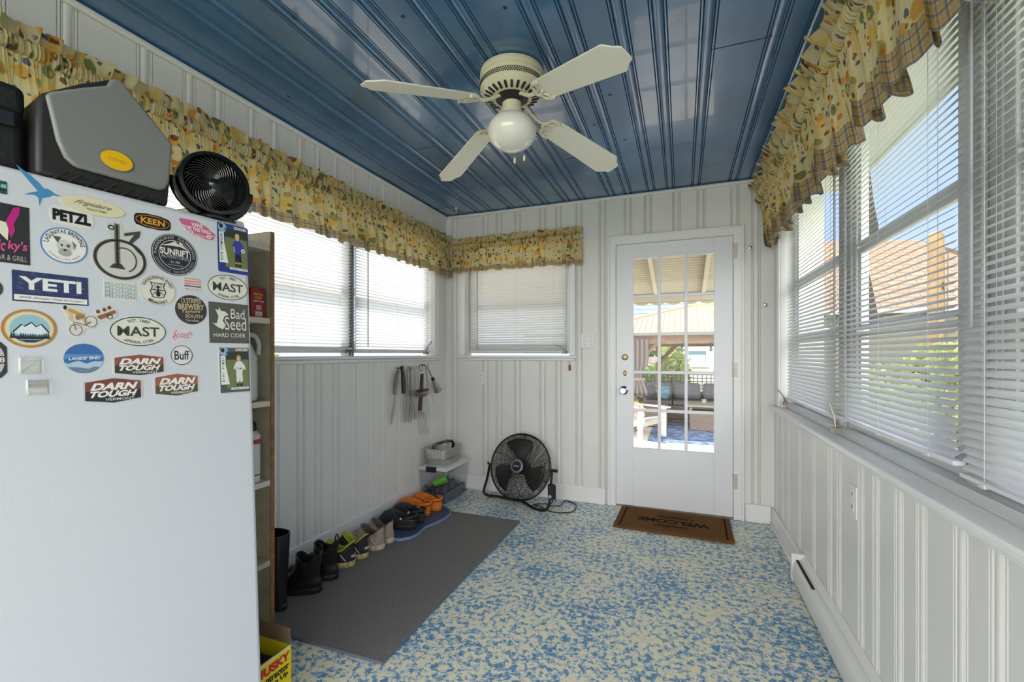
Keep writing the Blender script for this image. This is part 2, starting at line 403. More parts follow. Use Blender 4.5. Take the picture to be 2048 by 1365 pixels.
def face_y(p): return T @ Matrix.Translation(p) @ Matrix.Rotation(PI/2, 4, 'X')
p = aty(1250, 715, YB-.004); mb = MB(); mb.M = face_y(p); mb.lathe([(.024, 0), (.024, .006), (.019, .011), (.012, .012), (.011, .016), (0, .016)], 28); tag(mb.build('deadbolt', m_brass, dr), 'round aged brass deadbolt rose')
p = aty(1250, 747, YB-.004); mb = MB(); mb.M = face_y(p) @ Matrix.Diagonal((.7, 1.15, 1, 1)); mb.lathe([(.019, 0), (.019, .003), (.015, .006), (0, .007)], 24)
mb.M = face_y(p); mb.box((0, 0, .012), (.006, .024, .012)); tag(mb.build('thumbturn', m_brass, dr), 'oval brass thumbturn plate')
p = aty(1248, 781, YB-.004); mb = MB(); mb.M = face_y(p); mb.lathe([(.033, 0), (.033, .004), (.026, .01), (.014, .014), (.013, .03), (.02, .04), (.027, .05), (.027, .06), (.02, .067), (.009, .067), (.008, .062), (0, .062)], 32)
tag(mb.build('door_knob', m_chrome, dr), 'round chrome door knob')
for v in (503, 740, 962):
    z = aty(1466, v, YB).z; mb = MB(); mb.M = T
    for k in range(3): mb.cyl((DX1-.002, YB-.012, z-.05+k*.035), (DX1-.002, YB-.012, z-.05+k*.035+.031), .0065, n=12)
    mb.bb(DX1-.0, DX1+.022, YB-.0215, YB-.0185, z-.052, z+.052)
    mb.cyl((DX1-.002, YB-.012, z+.055), (DX1-.002, YB-.012, z+.062), .004, n=10)
    mb.build('hinge', M('worn_painted_hinge', (190, 182, 170), .4, metal=.4, vary=(90, .3)), dr)
mb = MB(); mb.M = T; mb.bb(DX0, DX1, YB-.01, YB+.12, 0, .012); mb.build('threshold', M('worn_threshold', (150, 142, 128), .5), dr)
mb = MB(); mb.M = T; mb.bb(DX0-.0, DX0+.004, YB+.036, YB+.12, 0, DZ1); mb.bb(DX1-.004, DX1, YB+.036, YB+.12, 0, DZ1); mb.bb(DX0, DX1, YB+.036, YB+.12, DZ1-.004, DZ1); mb.build('jamb', m_trim, dr)
mb = MB(); mb.M = T; mb.bb(DX0-.044, DX0-.014, YB-.022, YB-.018, 1.90, 1.965); mb.bb(DX0-.03, DX0-.026, YB-.025, YB-.022, 1.92, 1.95); mb.build('strike_plate', m_trim, dr)

# blinds
m_slat = M('white_blind_slat', (246, 246, 246), .45, trans=.55)
m_slat2 = M('white_blind_slat_shaded', (222, 223, 226), .4, trans=.04)  # open slats darker and less translucent, their shade put into the colour
m_cord = M('blind_cord', (205, 205, 205), .6); m_rail = M('white_blind_rail', (222, 223, 228), .35)
def blind(label, horiz, fixed, inward, a0, a1, zb, zt, tilt, mat, wand=None, pitch=.0205, wslat=.025, cords=(.12, .5, .88)):
    """inward: +1 when the room lies towards + of the fixed axis"""
    r = empty('window_blind', ((fixed, (a0+a1)/2, zb) if horiz == 'y' else ((a0+a1)/2, fixed, zb))); T = Matrix.Translation(-Vector(r.location))
    tag(r, label, 'blind', 'white mini blinds')
    def P(s, d, z): return (fixed+inward*d, s, z) if horiz == 'y' else (s, fixed+inward*d, z)
    mb = MB(); mb.M = T; n = int((zt-.045-zb-.03)/pitch); t = math.radians(tilt); c, sn = math.cos(t), math.sin(t)
    for k in range(n):
        z = zb+.028+k*pitch; pts = []
        jit = random.uniform(-.02, .02); L0, L1 = a0+.003, a1-.003
        for (ss, dz) in ((L0, jit), (L1, -jit)):
            for q in (-1, -.4, .4, 1):
                d = q*wslat/2; h = .0022*(1-q*q)
                pts.append(P(ss, d*c+h*sn, z-d*sn+h*c+dz*.04))
        mb.add(pts, [(i, i+1, i+5, i+4) for i in range(3)])
    mb.build('slats', mat, r, smooth=True, angle=60)
    def bx(m, s0, s1, d0, d1, q0, q1):
        p, q = P(s0, d0, q0), P(s1, d1, q1); m.bb(min(p[0], q[0]), max(p[0], q[0]), min(p[1], q[1]), max(p[1], q[1]), q0, q1)
    mb = MB(); mb.M = T; bx(mb, a0, a1, -.013, .014, zb, zb+.013)
    for cc in cords: bx(mb, a0+(a1-a0)*cc-.012, a0+(a1-a0)*cc+.012, -.015, .0165, zb-.003, zb+.006)
    mb.build('bottom_rail', m_rail, r, bevel=.003)
    mb = MB(); mb.M = T; bx(mb, a0, a1, -.014, .014, zt-.03, zt); mb.build('headrail', m_rail, r, bevel=.002)
    for cc in cords:
        mb = MB(); mb.M = T; s = a0+(a1-a0)*cc
        for d in (.0125, -.0125): mb.cyl(P(s, d*c, zb+.01), P(s, d*c, zt-.02), .0006, n=5)
        mb.build('ladder_cord', m_cord, r)
    if wand:
        mb = MB(); mb.M = T; mb.cyl(P(wand[0], .022, wand[1]), P(wand[0], .022, zt-.03), .0042, n=6)
        mb.build('tilt_wand', M('grey_wand', (150, 152, 156), .3), r)
    return r
ZL0 = WZ+.03
blind('white closed blind on the left wall, half hidden behind the freezer top', 'y', XL-.033, 1, ed[0]+.01, ed[1]-.008, ZL0+.02, 2.1, -51, m_slat, (1.32, 1.55))
blind('white closed blind on the left wall, just behind the wooden bookcase', 'y', XL-.033, 1, ed[1]+.008, ed[2]-.006, ZL0+.012, 2.1, -51, m_slat, (1.45, 1.62))
blind('white closed blind on the left wall nearest the room corner', 'y', XL-.033, 1, ed[2]+.03, ed[3]-.01, ZL0, 2.1, -49, m_slat, (2.5, 1.24))
blind('white closed blind on the small back wall window left of the door', 'x', YB+.033, -1, BX0+.035, BX1-.035, ZL0-.005, 2.1, -43, m_slat, (-1.69, 1.22))
ZR0 = RZ+.07
blind('white open slatted blind on the right wall at the frame edge, nearest the camera', 'y', XR+.04, -1, .5, 1.395, ZR0-.02, 2.17, 36, m_slat2, (1.33, 1.25), cords=(.1, .5, .9))
blind('white open slatted blind, middle of the right wall, rooftops seen through it', 'y', XR+.04, -1, 1.42, 2.34, ZR0, 2.17, 32, m_slat2, (2.31, 1.2), cords=(.14, .5, .86))
blind('white slatted blind on the right wall nearest the door wall', 'y', XR+.04, -1, 2.35, 3.315, ZR0-.01, 2.17, 44, m_slat2, None, cords=(.14, .5, .86))
# ================================================================ valances
def nd(N, t, **k):
    q = N.new(t)
    for a, b in k.items(): setattr(q, a, b)
    return q
def floral(name):
    m = bpy.data.materials.new(name); m.use_nodes = True; N = m.node_tree.nodes; L = m.node_tree.links; b = bsdf(m); o = N['Material Output']
    uv = nd(N, 'ShaderNodeUVMap'); uv.uv_map = 'UVMap'
    nz = nd(N, 'ShaderNodeTexNoise'); nz.inputs['Scale'].default_value = 9; nz.inputs['Detail'].default_value = 3; L.new(uv.outputs[0], nz.inputs['Vector'])
    base = nd(N, 'ShaderNodeValToRGB'); L.new(nz.outputs['Fac'], base.inputs[0]); e = base.color_ramp.elements
    e[0].position = .48; e[0].color = lin((216, 204, 160)); e[1].position = .68; e[1].color = lin((222, 184, 92))
    wn_ = nd(N, 'ShaderNodeTexNoise'); wn_.inputs['Scale'].default_value = 60; L.new(uv.outputs[0], wn_.inputs['Vector'])
    ad = nd(N, 'ShaderNodeMix', data_type='VECTOR'); ad.inputs[0].default_value = .012; L.new(uv.outputs[0], ad.inputs[4]); L.new(wn_.outputs['Color'], ad.inputs[5])
    cur = base.outputs[0]
    for sc_, th0, th1, cols, off in [(13, .34, .40, [(96, 116, 62), (214, 150, 52), (150, 150, 90), (206, 160, 70)], 0), (17, .24, .28, [(132, 48, 38), (66, 74, 112), (196, 116, 48), (104, 44, 52)], 3.3), (26, .22, .26, [(82, 104, 60), (60, 64, 96), (150, 70, 50), (222, 170, 60)], 7.7)]:
        mp = nd(N, 'ShaderNodeMapping'); mp.inputs['Location'].default_value = (off, off*.7, 0); L.new(ad.outputs[1], mp.inputs[0])
        vo = nd(N, 'ShaderNodeTexVoronoi'); vo.inputs['Scale'].default_value = sc_; vo.inputs['Randomness'].default_value = .8; L.new(mp.outputs[0], vo.inputs['Vector'])
        mr_ = nd(N, 'ShaderNodeMapRange'); L.new(vo.outputs['Distance'], mr_.inputs[0]); mr_.inputs[1].default_value = th0; mr_.inputs[2].default_value = th1; mr_.inputs[3].default_value = .85; mr_.inputs[4].default_value = 0
        sp = nd(N, 'ShaderNodeSeparateColor'); L.new(vo.outputs['Color'], sp.inputs[0])
        rp = nd(N, 'ShaderNodeValToRGB'); rp.color_ramp.interpolation = 'CONSTANT'; L.new(sp.outputs[0], rp.inputs[0])
        rp.color_ramp.elements[0].color = lin(cols[0]); rp.color_ramp.elements[1].position = .25; rp.color_ramp.elements[1].color = lin(cols[1])
        for p_, c_ in ((.5, cols[2]), (.75, cols[3])): q = rp.color_ramp.elements.new(p_); q.color = lin(c_)
        # keep some cells empty
        gt = nd(N, 'ShaderNodeMath', operation='GREATER_THAN'); gt.inputs[1].default_value = .12; L.new(sp.outputs[1], gt.inputs[0])
        mu = nd(N, 'ShaderNodeMath', operation='MULTIPLY'); L.new(gt.outputs[0], mu.inputs[0]); L.new(mr_.outputs[0], mu.inputs[1])
        x = nd(N, 'ShaderNodeMix', data_type='RGBA'); L.new(mu.outputs[0], x.inputs[0]); L.new(cur, x.inputs[6]); L.new(rp.outputs[0], x.inputs[7]); cur = x.outputs[2]
    fabric_out(N, L, b, o, cur); return m
def fabric_out(N, L, b, o, colr):
    b.inputs['Roughness'].default_value = .8; b.inputs['Specular IOR Level'].default_value = .2; L.new(colr, b.inputs['Base Color'])
    tr = nd(N, 'ShaderNodeBsdfTranslucent'); L.new(colr, tr.inputs[0]); x = nd(N, 'ShaderNodeMixShader'); x.inputs[0].default_value = .33
    L.new(b.outputs[0], x.inputs[1]); L.new(tr.outputs[0], x.inputs[2]); L.new(x.outputs[0], o.inputs[0])
def plaid(name):
    m = bpy.data.materials.new(name); m.use_nodes = True; N = m.node_tree.nodes; L = m.node_tree.links; b = bsdf(m); o = N['Material Output']
    uv = nd(N, 'ShaderNodeUVMap'); uv.uv_map = 'UVMap'; sp = nd(N, 'ShaderNodeSeparateXYZ'); L.new(uv.outputs[0], sp.inputs[0])
    base = nd(N, 'ShaderNodeRGB'); base.outputs[0].default_value = lin((214, 196, 150)); cur = base.outputs[0]
    for per, lo, hi, col, f in [(.03, .0, .45, (184, 152, 92), .6), (.03, .55, .80, (78, 88, 122), .6), (.03, .88, .93, (120, 110, 90), .5)]:
        for ax in (0, 1):
            d = nd(N, 'ShaderNodeMath', operation='DIVIDE'); L.new(sp.outputs[ax], d.inputs[0]); d.inputs[1].default_value = per
            fr = nd(N, 'ShaderNodeMath', operation='FRACT'); L.new(d.outputs[0], fr.inputs[0])
            g = nd(N, 'ShaderNodeMath', operation='GREATER_THAN'); g.inputs[1].default_value = lo; L.new(fr.outputs[0], g.inputs[0])
            l_ = nd(N, 'ShaderNodeMath', operation='LESS_THAN'); l_.inputs[1].default_value = hi; L.new(fr.outputs[0], l_.inputs[0])
            mu = nd(N, 'ShaderNodeMath', operation='MULTIPLY'); L.new(g.outputs[0], mu.inputs[0]); L.new(l_.outputs[0], mu.inputs[1])
            m2 = nd(N, 'ShaderNodeMath', operation='MULTIPLY'); m2.inputs[1].default_value = f; L.new(mu.outputs[0], m2.inputs[0])
            x = nd(N, 'ShaderNodeMix', data_type='RGBA'); L.new(m2.outputs[0], x.inputs[0]); L.new(cur, x.inputs[6]); x.inputs[7].default_value = lin(col); cur = x.outputs[2]
    fabric_out(N, L, b, o, cur); return m
m_flor = floral('floral_print_cotton'); m_plaid = plaid('plaid_cotton')
def valance(label, A, Bp, n, zr, ztop, zhem, dr_, dhem, dtop, seed, fold=.085, hem=.04, amp=.024, rad=.026, ends=True, hr=.03):
    A = Vector((*A, 0)); Bp = Vector((*Bp, 0)); n = Vector((*n, 0)); Lg = (Bp-A).length; t = (Bp-A).normalized()
    r = empty('window_valance', A+Vector((0, 0, zr))); T = Matrix.Translation(-Vector(r.location)); tag(r, label, 'valance', 'gathered floral valances')
    R = random.Random(seed); ph = [R.uniform(0, 6.28) for _ in range(8)]
    def phi(s): return 2*PI*s/fold + 1.3*math.sin(2*PI*s/.43+ph[0]) + .9*math.sin(2*PI*s/.19+ph[1])
    def am(s): return .75+.35*math.sin(2*PI*s/.31+ph[2])+.2*math.sin(2*PI*s/.13+ph[3])
    def fine(s): return math.sin(2*PI*s/.013+2*math.sin(2*PI*s/.07+ph[4]))*.6+math.sin(2*PI*s/.0075+ph[5])*.4
    def pos(s, d, z): return A + t*s + n*d + Vector((0, 0, z))
    ns = int(Lg/.0035)
    def sm(x): return max(0., min(1., x))**2*(3-2*max(0., min(1., x)))
    def fsk(s, v):   # skirt, v 0 top .. 1 hem top, >1 hem
        p = phi(s); a = amp*(.12+.88*sm(v))*am(s)
        q = math.sin(p)+.35*math.sin(2*p+ph[6])
        d = dr_+(dhem-dr_)*v + a*q + .0035*max(0, 1-v*1.3)*fine(s)
        s2 = s + sm(v)*fold*.16*math.sin(2*p+.6)
        z = (zr-rad*.9) + (zhem-(zr-rad*.9))*v + .008*v*math.cos(p)*am(s)
        return pos(min(max(s2, -.01), Lg+.01), d, z)
    mb = MB(); mb.M = T; hl = zr-rad-zhem; vh = 1-hem/hl
    mb.grid(lambda u, v: fsk(u*Lg, v*vh), ns, 14, uvf=lambda u, v: (u*Lg*1.7, (1-v)*hl)); mb.build('skirt', m_flor, r)
    mb = MB(); mb.M = T
    mb.grid(lambda u, v: fsk(u*Lg, vh+v*(1-vh))+n*.0015, ns, 4, uvf=lambda u, v: (u*Lg*1.7, v*hem)); tag(mb.build('plaid_hem', m_plaid, r), 'blue, tan and cream plaid hem band')
    mb = MB(); mb.M = T
    def fp(u, v):
        s = u*Lg; th = math.radians(95-190*v); rr = rad+.0028*fine(s+.002*math.sin(v*5))+.002*math.sin(phi(s)*1.7)
        return pos(s, dr_+rr*math.cos(th), zr+rr*math.sin(th))
    mb.grid(fp, int(Lg/.0018), 9, uvf=lambda u, v: (u*Lg*2.4, .3+(1-v)*.08)); mb.build('rod_pocket', m_flor, r)
    mb = MB(); mb.M = T; hh = ztop-(zr+rad*.8)
    def fh(u, v):
        s = u*Lg; p = phi(s)*(1.25 if fold < .15 else 1.9)+1
        q = math.sin(p)+(.5 if fold < .15 else .15)*math.sin(2.1*p+ph[7]); a = hr*sm(v*1.2)*am(s+.2)
        return pos(s+(.014 if fold < .15 else .022)*v*math.sin(2*p), dr_+(dtop-dr_)*v+.55*a*q+.002*(1-v)*fine(s), zr+rad*.8+hh*(v*(.93+.07*math.sin(p+1.2)*am(s))-.1*max(0, v-.8)))
    mb.grid(fh, ns, 8, uvf=lambda u, v: (u*Lg*1.9, .5+v*.06)); mb.build('header_ruffle', m_flor, r)
    mb = MB(); mb.M = T; mb.cyl(pos(0, dr_, zr), pos(Lg, dr_, zr), .009, n=10)
    for q in (0, Lg): mb.box(pos(q, dr_/2, zr), (abs(n.x)*dr_+.012, abs(n.y)*dr_+.012, .02))
    mb.build('curtain_rod', M('white_rod', (225, 225, 220), .4, metal=.3), r)
    return r
valance('gathered yellow floral valance with plaid hem along the left wall windows', (XL, .0), (XL, YB-.055), (1, 0), 2.155, 2.245, 1.865, .055, .085, .05, 3, fold=.11, hem=.05)
valance('gathered yellow floral valance with plaid hem over the small back wall window', (XL+.085, YB), (-.748, YB), (0, -1), 2.13, 2.215, 1.905, .05, .065, .045, 11, fold=.10, amp=.016)
valance('gathered yellow floral valance with plaid hem along the right wall windows', (XR, .75), (XR, 3.47), (-1, 0), 2.25, 2.35, 1.915, .10, .05, .155, 23, fold=.165, hem=.085, amp=.042, rad=.033, hr=.05)

# ================================================================ ceiling fan
m_fan = M('cream_enamel', (226, 218, 190), .3, coat=.3); m_fand = M('dark_motor', (28, 26, 24), .5)
m_blade = M('white_fan_blade', (236, 232, 218), .4); m_globe = M('milk_glass_globe', (240, 236, 226), .12, coat=.6)
FX, FY = -.701, 1.838
fan = empty('ceiling_fan', (FX, FY, ZC)); tag(fan, 'cream flush mount ceiling fan with four pale blades and a milk glass globe', 'ceiling fan')
mb = MB(); mb.smooth = True
mb.lathe([(.128, 0), (.138, -.006), (.140, -.022), (.134, -.027), (.140, -.032), (.140, -.046), (.136, -.049), (.139, -.053), (.139, -.082), (.134, -.086), (.12, -.104), (.080, -.118), (.072, -.116), (.072, -.09), (0, -.09)], 64)
mb.build('motor_housing', m_fan, fan)
mb = MB()
for k in range(26):
    a = 2*PI*k/26; mb.M = Matrix.Rotation(a, 4, 'Z')
    p0, p1 = Vector((.121, 0, -.1045)), Vector((.088, 0, -.1165)); c = (p0+p1)/2; d = (p1-p0).normalized()
    mb.M = mb.M @ Matrix.Translation(c) @ Matrix(((d.x, 0, -d.z, 0), (0, 1, 0, 0), (d.z, 0, d.x, 0), (0, 0, 0, 1)))
    mb.prism([(x*.0175, y*.0055) for x, y in [(-.8, -1), (.8, -1), (1, -.5), (1, .5), (.8, 1), (-.8, 1), (-1, .5), (-1, -.5)]], -.0015, .002)
mb.build('vent_slot', M('vent_dark', (38, 34, 28), .7), fan, smooth=False)
mb = MB()
for row in range(3):
    for k in range(90):
        a = 2*PI*(k+.5*(row % 2))/90; mb.M = Matrix.Rotation(a, 4, 'Z') @ Matrix.Translation((.1385, 0, -.060-row*.0072)); mb.bb(-.001, .0014, -.0034, .0034, -.0024, .0024)
mb.build('perforated_band', M('vent_dark', (38, 34, 28), .7), fan, smooth=False)
mb = MB(); mb.lathe([(0, -.088), (.07, -.09), (.071, -.12), (.055, -.13), (.04, -.14), (0, -.142)], 40); mb.build('motor_core', m_fand, fan)
mb = MB(); mb.lathe([(.036, -.128), (.042, -.131), (.043, -.172), (.046, -.174), (.047, -.186), (.043, -.195), (.05, -.20), (.052, -.212), (0, -.212)], 40); mb.build('light_fitter', m_fan, fan)
mb = MB(); pr_ = [(.046, -.196)]
for i in range(25):
    a = math.radians(64-154*i/24); pr_.append((.108*math.cos(a), -.262+.082*math.sin(a)))
mb.lathe(pr_[:-1]+[(0, -.344)], 48); mb.build('globe', m_globe, fan)
def blade(ang):
    Rz = Matrix.Rotation(math.radians(ang), 4, 'Z'); pitch = math.radians(-13)
    iron = MB(); iron.M = Rz
    iron.tube(curve_pts([(.045, 0, -.112), (.075, 0, -.128), (.11, 0, -.152), (.145, 0, -.168), (.175, 0, -.172)], 6), .0078, 10, flat=1.0)
    dz = lambda x: -.172-.24*(x-.17)+.0
    P = Rz @ Matrix.Translation((.17, 0, -.176)) @ Matrix.Rotation(math.radians(12), 4, 'Y') @ Matrix.Rotation(pitch, 4, 'X')
    iron.M = P
    for sg in (-1, 1):
        iron.tube(curve_pts([(0, 0, 0), (.018, sg*.018, 0), (.024, sg*.040, 0), (.046, sg*.052, 0), (.068, sg*.050, 0)], 5), .006, 8)
        iron.tube(curve_pts([(0, 0, 0), (.03, sg*.012, 0), (.048, sg*.026, 0), (.046, sg*.05, 0)], 5), .0045, 8)
        iron.cyl((.066, sg*.050, -.009), (.066, sg*.050, .004), .0055, n=10)
    iron.cyl((.045, 0, -.008), (.045, 0, .004), .006, n=10)
    io = iron.build('blade_iron', m_fan, fan)
    bl = MB(); bl.M = P
    pts = [(.028, -.045), (.05, -.056), (.425, -.070), (.436, -.068), (.462, -.044), (.480, -.036), (.488, -.026), (.488, .026), (.480, .036), (.462, .044), (.436, .068), (.425, .070), (.05, .056), (.028, .045)]
    bl.prism(pts, .004, .0095); bl.build('blade', m_blade, fan, bevel=.0015)
for a in (-34.5, 55.5, 145.5, 235.5): blade(a)
for (x, y, l) in ((-.006, .052, .352), (.036, .064, .342)):
    mb = MB(); mb.cyl((x, y, -.2), (x*1.0, y*1.0, -l), .0012, n=6)
    ch = mb.build('pull_chain', m_chrome, fan)
    mb = MB(); mb.M = Matrix.Translation((x, y, -l)); mb.lathe([(.002, 0), (.0045, -.006), (.0055, -.016), (.004, -.026), (.001, -.029)], 14)
    mb.build('pull_knob', M('ivory_knob', (235, 228, 205), .3), ch)
# ================================================================ upright freezer against the left wall
tl = math.radians(3.0); TH = math.radians(7.6)
P1 = CP + ray(497, 450)*(.398/ray(497, 450).z)
E = Vector((math.sin(TH), math.cos(TH), 0)); Nn = Vector((math.cos(TH), -math.sin(TH), 0)); Z = Vector((0, 0, 1))
UP = (-Nn*math.sin(tl)+Z*math.cos(tl)).normalized(); NO = E.cross(UP).normalized()
HF = P1.z/UP.z; O = P1 - UP*HF
FM = Matrix((( E.x, -NO.x, UP.x, O.x), (E.y, -NO.y, UP.y, O.y), (E.z, -NO.z, UP.z, O.z), (0, 0, 0, 1)))
m_frz = M('white_freezer_enamel', (208, 211, 217), .35, bump=(160, .05))
fz = empty('upright_freezer', mat=FM); tag(fz, 'white upright freezer with a sticker covered door at the left edge', 'freezer')
FW = .78; FD = .56
mb = MB(); mb.bb(-FW+.004, -.004, .065, FD, .04, HF-.012); mb.build('cabinet', m_frz, fz, bevel=.012, seg=3)
mb = MB(); mb.bb(-FW, 0, 0, .058, .06, HF-.004); mb.build('door', m_frz, fz, bevel=.014, seg=4)
mb = MB(); mb.bb(-FW+.01, -.01, .058, .065, .07, HF-.02); mb.build('gasket', M('grey_gasket', (150, 150, 150), .6), fz)
mb = MB(); mb.bb(-.062, -.004, .012, .085, HF-.006, HF+.010); tag(mb.build('hinge_cover', M('hinge_cover_plastic', (200, 198, 188), .4), fz, bevel=.006, seg=3), 'beige plastic hinge cover')
for x in (-FW+.05, -.05):
    for y in (.09, FD-.04):
        mb = MB(); mb.cyl((x, y, -.005 if y > .3 else 0), (x, y, .045), .016, n=14); mb.build('foot', M('black_rubber', (25, 25, 26), .6), fz)
def dpt(u, v):      # pixel -> (x right, z up) on the door
    p = atp(u, v, P1, NO) - O; return p.dot(E), p.dot(UP)

# ---- stickers and magnets -------------------------------------------------
_tc = {}
def tgeo(txt, bold=0, sp=1):
    k = (txt, bold, sp)
    if k in _tc: return _tc[k]
    cu = bpy.data.curves.new('t', 'FONT'); cu.body = txt; cu.offset = bold; cu.resolution_u = 3; cu.space_character = sp
    ob = bpy.data.objects.new('t', cu); COL.objects.link(ob); dg = bpy.context.evaluated_depsgraph_get(); dg.update()
    me = bpy.data.meshes.new_from_object(ob.evaluated_get(dg)); vs = [(v.co.x, v.co.y) for v in me.vertices]; fs = [tuple(p.vertices) for p in me.polygons]
    bpy.data.objects.remove(ob); bpy.data.curves.remove(cu); bpy.data.meshes.remove(me)
    xs = [v[0] for v in vs]; ys = [v[1] for v in vs]; x0, x1, y0, y1 = min(xs), max(xs), min(ys), max(ys)
    out = ([((x-x0)/(x1-x0)*2-1, (y-y0)/(y1-y0)*2-1) for x, y in vs], fs); _tc[k] = out; return out
INK = {}
def ink(c, rough=.45):
    k = tuple(c)
    if k not in INK: INK[k] = M('ink_%d_%d_%d' % k, c, rough)
    return INK[k]
class Art:
    """print lying on a flat backing; coordinates -1..1 over the backing, y up"""
    def __init__(s, w, h): s.w, s.h = w/2, h/2; s.mb = MB(); s.mats = []; s.lv = 0
    def mi(s, c):
        m = ink(c)
        if m not in s.mats: s.mats.append(m)
        return s.mats.index(m)
    def zz(s, z): return .0009+.00025*z
    def text(s, t, cx, cy, w, h, c, z=2, bold=.01, shear=0, rot=0, sp=1):
        vs, fs = tgeo(t, bold, sp); zz = s.zz(z); cr_, sr = math.cos(rot), math.sin(rot); out = []
        for x, y in vs:
            X = (x*w + shear*y*h)*s.w; Y = y*h*s.h; out.append((cx*s.w+X*cr_-Y*sr, cy*s.h+X*sr+Y*cr_, zz))
        s.mb.add(out, fs, s.mi(c)); return s
    def arc(s, t, r, a_mid, span, h, c, z=2, bold=.01, bottom=False, sp=1.05):
        vs, fs = tgeo(t, bold, sp); zz = s.zz(z); out = []
        for x, y in vs:
            if not bottom: a = math.radians(a_mid - x*span/2); rr = r+y*h
            else: a = math.radians(a_mid + x*span/2); rr = r-y*h
            out.append((rr*math.cos(a)*s.w, rr*math.sin(a)*s.h, zz))
        s.mb.add(out, fs, s.mi(c)); return s
    def poly(s, pts, c, z=1):
        n = len(pts); zz = s.zz(z); ar = sum(pts[i][0]*pts[(i+1) % n][1]-pts[(i+1) % n][0]*pts[i][1] for i in range(n))
        if ar < 0: pts = pts[::-1]
        s.mb.add([(x*s.w, y*s.h, zz) for x, y in pts], [tuple(range(n))], s.mi(c)); return s
    def rect(s, x0, x1, y0, y1, c, z=1): return s.poly([(x0, y0), (x1, y0), (x1, y1), (x0, y1)], c, z)
    def ell(s, cx, cy, rx, ry, c, z=1, n=40): return s.poly([(cx+rx*math.cos(2*PI*i/n), cy+ry*math.sin(2*PI*i/n)) for i in range(n)], c, z)
    def ring(s, cx, cy, rx, ry, t, c, z=2, n=48, a0=0, a1=360, aspect=None):
        ty = t*s.w/s.h if aspect is None else t*aspect; zz = s.zz(z); vs = []; fs = []
        for i in range(n+1):
            a = math.radians(a0+(a1-a0)*i/n); ca, sa = math.cos(a), math.sin(a)
            vs += [((cx+rx*ca)*s.w, (cy+ry*sa)*s.h, zz), ((cx+(rx-t)*ca)*s.w, (cy+(ry-ty)*sa)*s.h, zz)]
            if i < n: fs.append((2*i, 2*i+2, 2*i+3, 2*i+1))
        s.mb.add(vs, fs, s.mi(c)); return s
    def line(s, pts, t, c, z=2):
        """t = half width in metres"""
        q = [Vector((x*s.w, y*s.h)) for x, y in pts]; vs = []; fs = []; zz = s.zz(z)
        for i, p in enumerate(q):
            d = (q[min(i+1, len(q)-1)]-q[max(i-1, 0)]).normalized(); o = Vector((-d.y, d.x))*t
            vs += [(p.x+o.x, p.y+o.y, zz), (p.x-o.x, p.y-o.y, zz)]
            if i: fs.append((2*i-2, 2*i-1, 2*i+1, 2*i))
        s.mb.add(vs, fs, s.mi(c)); return s
def sticker(name, cat, label, box, shape, basecol, draw=None, thick=.0008, rot=0, group='stickers and magnets on the freezer door', poly=None, lift=0):
    u0, v0, u1, v1 = box; uc, vc = (u0+u1)/2, (v0+v1)/2
    xa, _ = dpt(u0, vc); xb, _ = dpt(u1, vc); _, za = dpt(uc, v1); _, zb_ = dpt(uc, v0); cx, cz = (xa+xb)/2, (za+zb_)/2; w_, h_ = xb-xa, zb_-za
    mat = FM @ Matrix.Translation((cx, 0, cz)) @ Matrix.Rotation(PI/2, 4, 'X') @ Matrix.Rotation(rot, 4, 'Z') @ Matrix.Translation((0, 0, lift))
    W, H = w_/2, h_/2
    if shape == 'rect': k = .12; P = [(-1+k*.5, -1), (1-k*.5, -1), (1, -1+k*.5), (1, 1-k*.5), (1-k*.5, 1), (-1+k*.5, 1), (-1, 1-k*.5), (-1, -1+k*.5)]
    elif shape == 'box': P = [(-1, -1), (1, -1), (1, 1), (-1, 1)]
    elif shape == 'oval': P = [(math.cos(2*PI*i/56), math.sin(2*PI*i/56)) for i in range(56)]
    elif shape == 'pill': P = [(.72+.28*math.cos(math.radians(a)), math.sin(math.radians(a))) for a in range(-90, 91, 12)]+[(-.72+.28*math.cos(math.radians(a)), math.sin(math.radians(a))) for a in range(90, 271, 12)]
    elif shape == 'hex': P = [(-1, -.72), (0, -1), (1, -.72), (1, .72), (0, 1), (-1, .72)]
    else: P = shape
    mb = MB(); mb.prism([(x*W, y*H) for x, y in P], .0001, thick); o = mb.build(name, ink(basecol, .4), mat=mat, smooth=False)
    tag(o, label, cat, group)
    if draw:
        a = Art(w_, h_); draw(a); p = a.mb.build('print', a.mats, o, smooth=False)
        p.matrix_parent_inverse = Matrix.Identity(4); p.location = (0, 0, thick-.0008)
    return o
K = (32, 32, 32); WH = (232, 232, 228); PINK = (214, 70, 120)
def pxpoly(pts, box, sc_, o): # crop coords -> normalised -1..1
    u0, v0, u1, v1 = box; return [((((x/sc_+o[0])-u0)/(u1-u0))*2-1, -((((y/sc_+o[1])-v0)/(v1-v0))*2-1)) for x, y in pts]
# blue bird
bb_ = (30, 338, 126, 414)
bird = pxpoly([(170, 112), (300, 178), (400, 242), (445, 290), (490, 285), (535, 300), (560, 318), (640, 332), (540, 340), (510, 365), (450, 385), (425, 400), (400, 480), (390, 400), (350, 378), (245, 395), (330, 355), (385, 335), (380, 325), (305, 255), (222, 170)], bb_, 5.25, (0, 320))
sticker('bird_sticker', 'sticker', 'blue swooping bird shaped sticker at the top left of the freezer door', bb_, bird, (70, 140, 185))
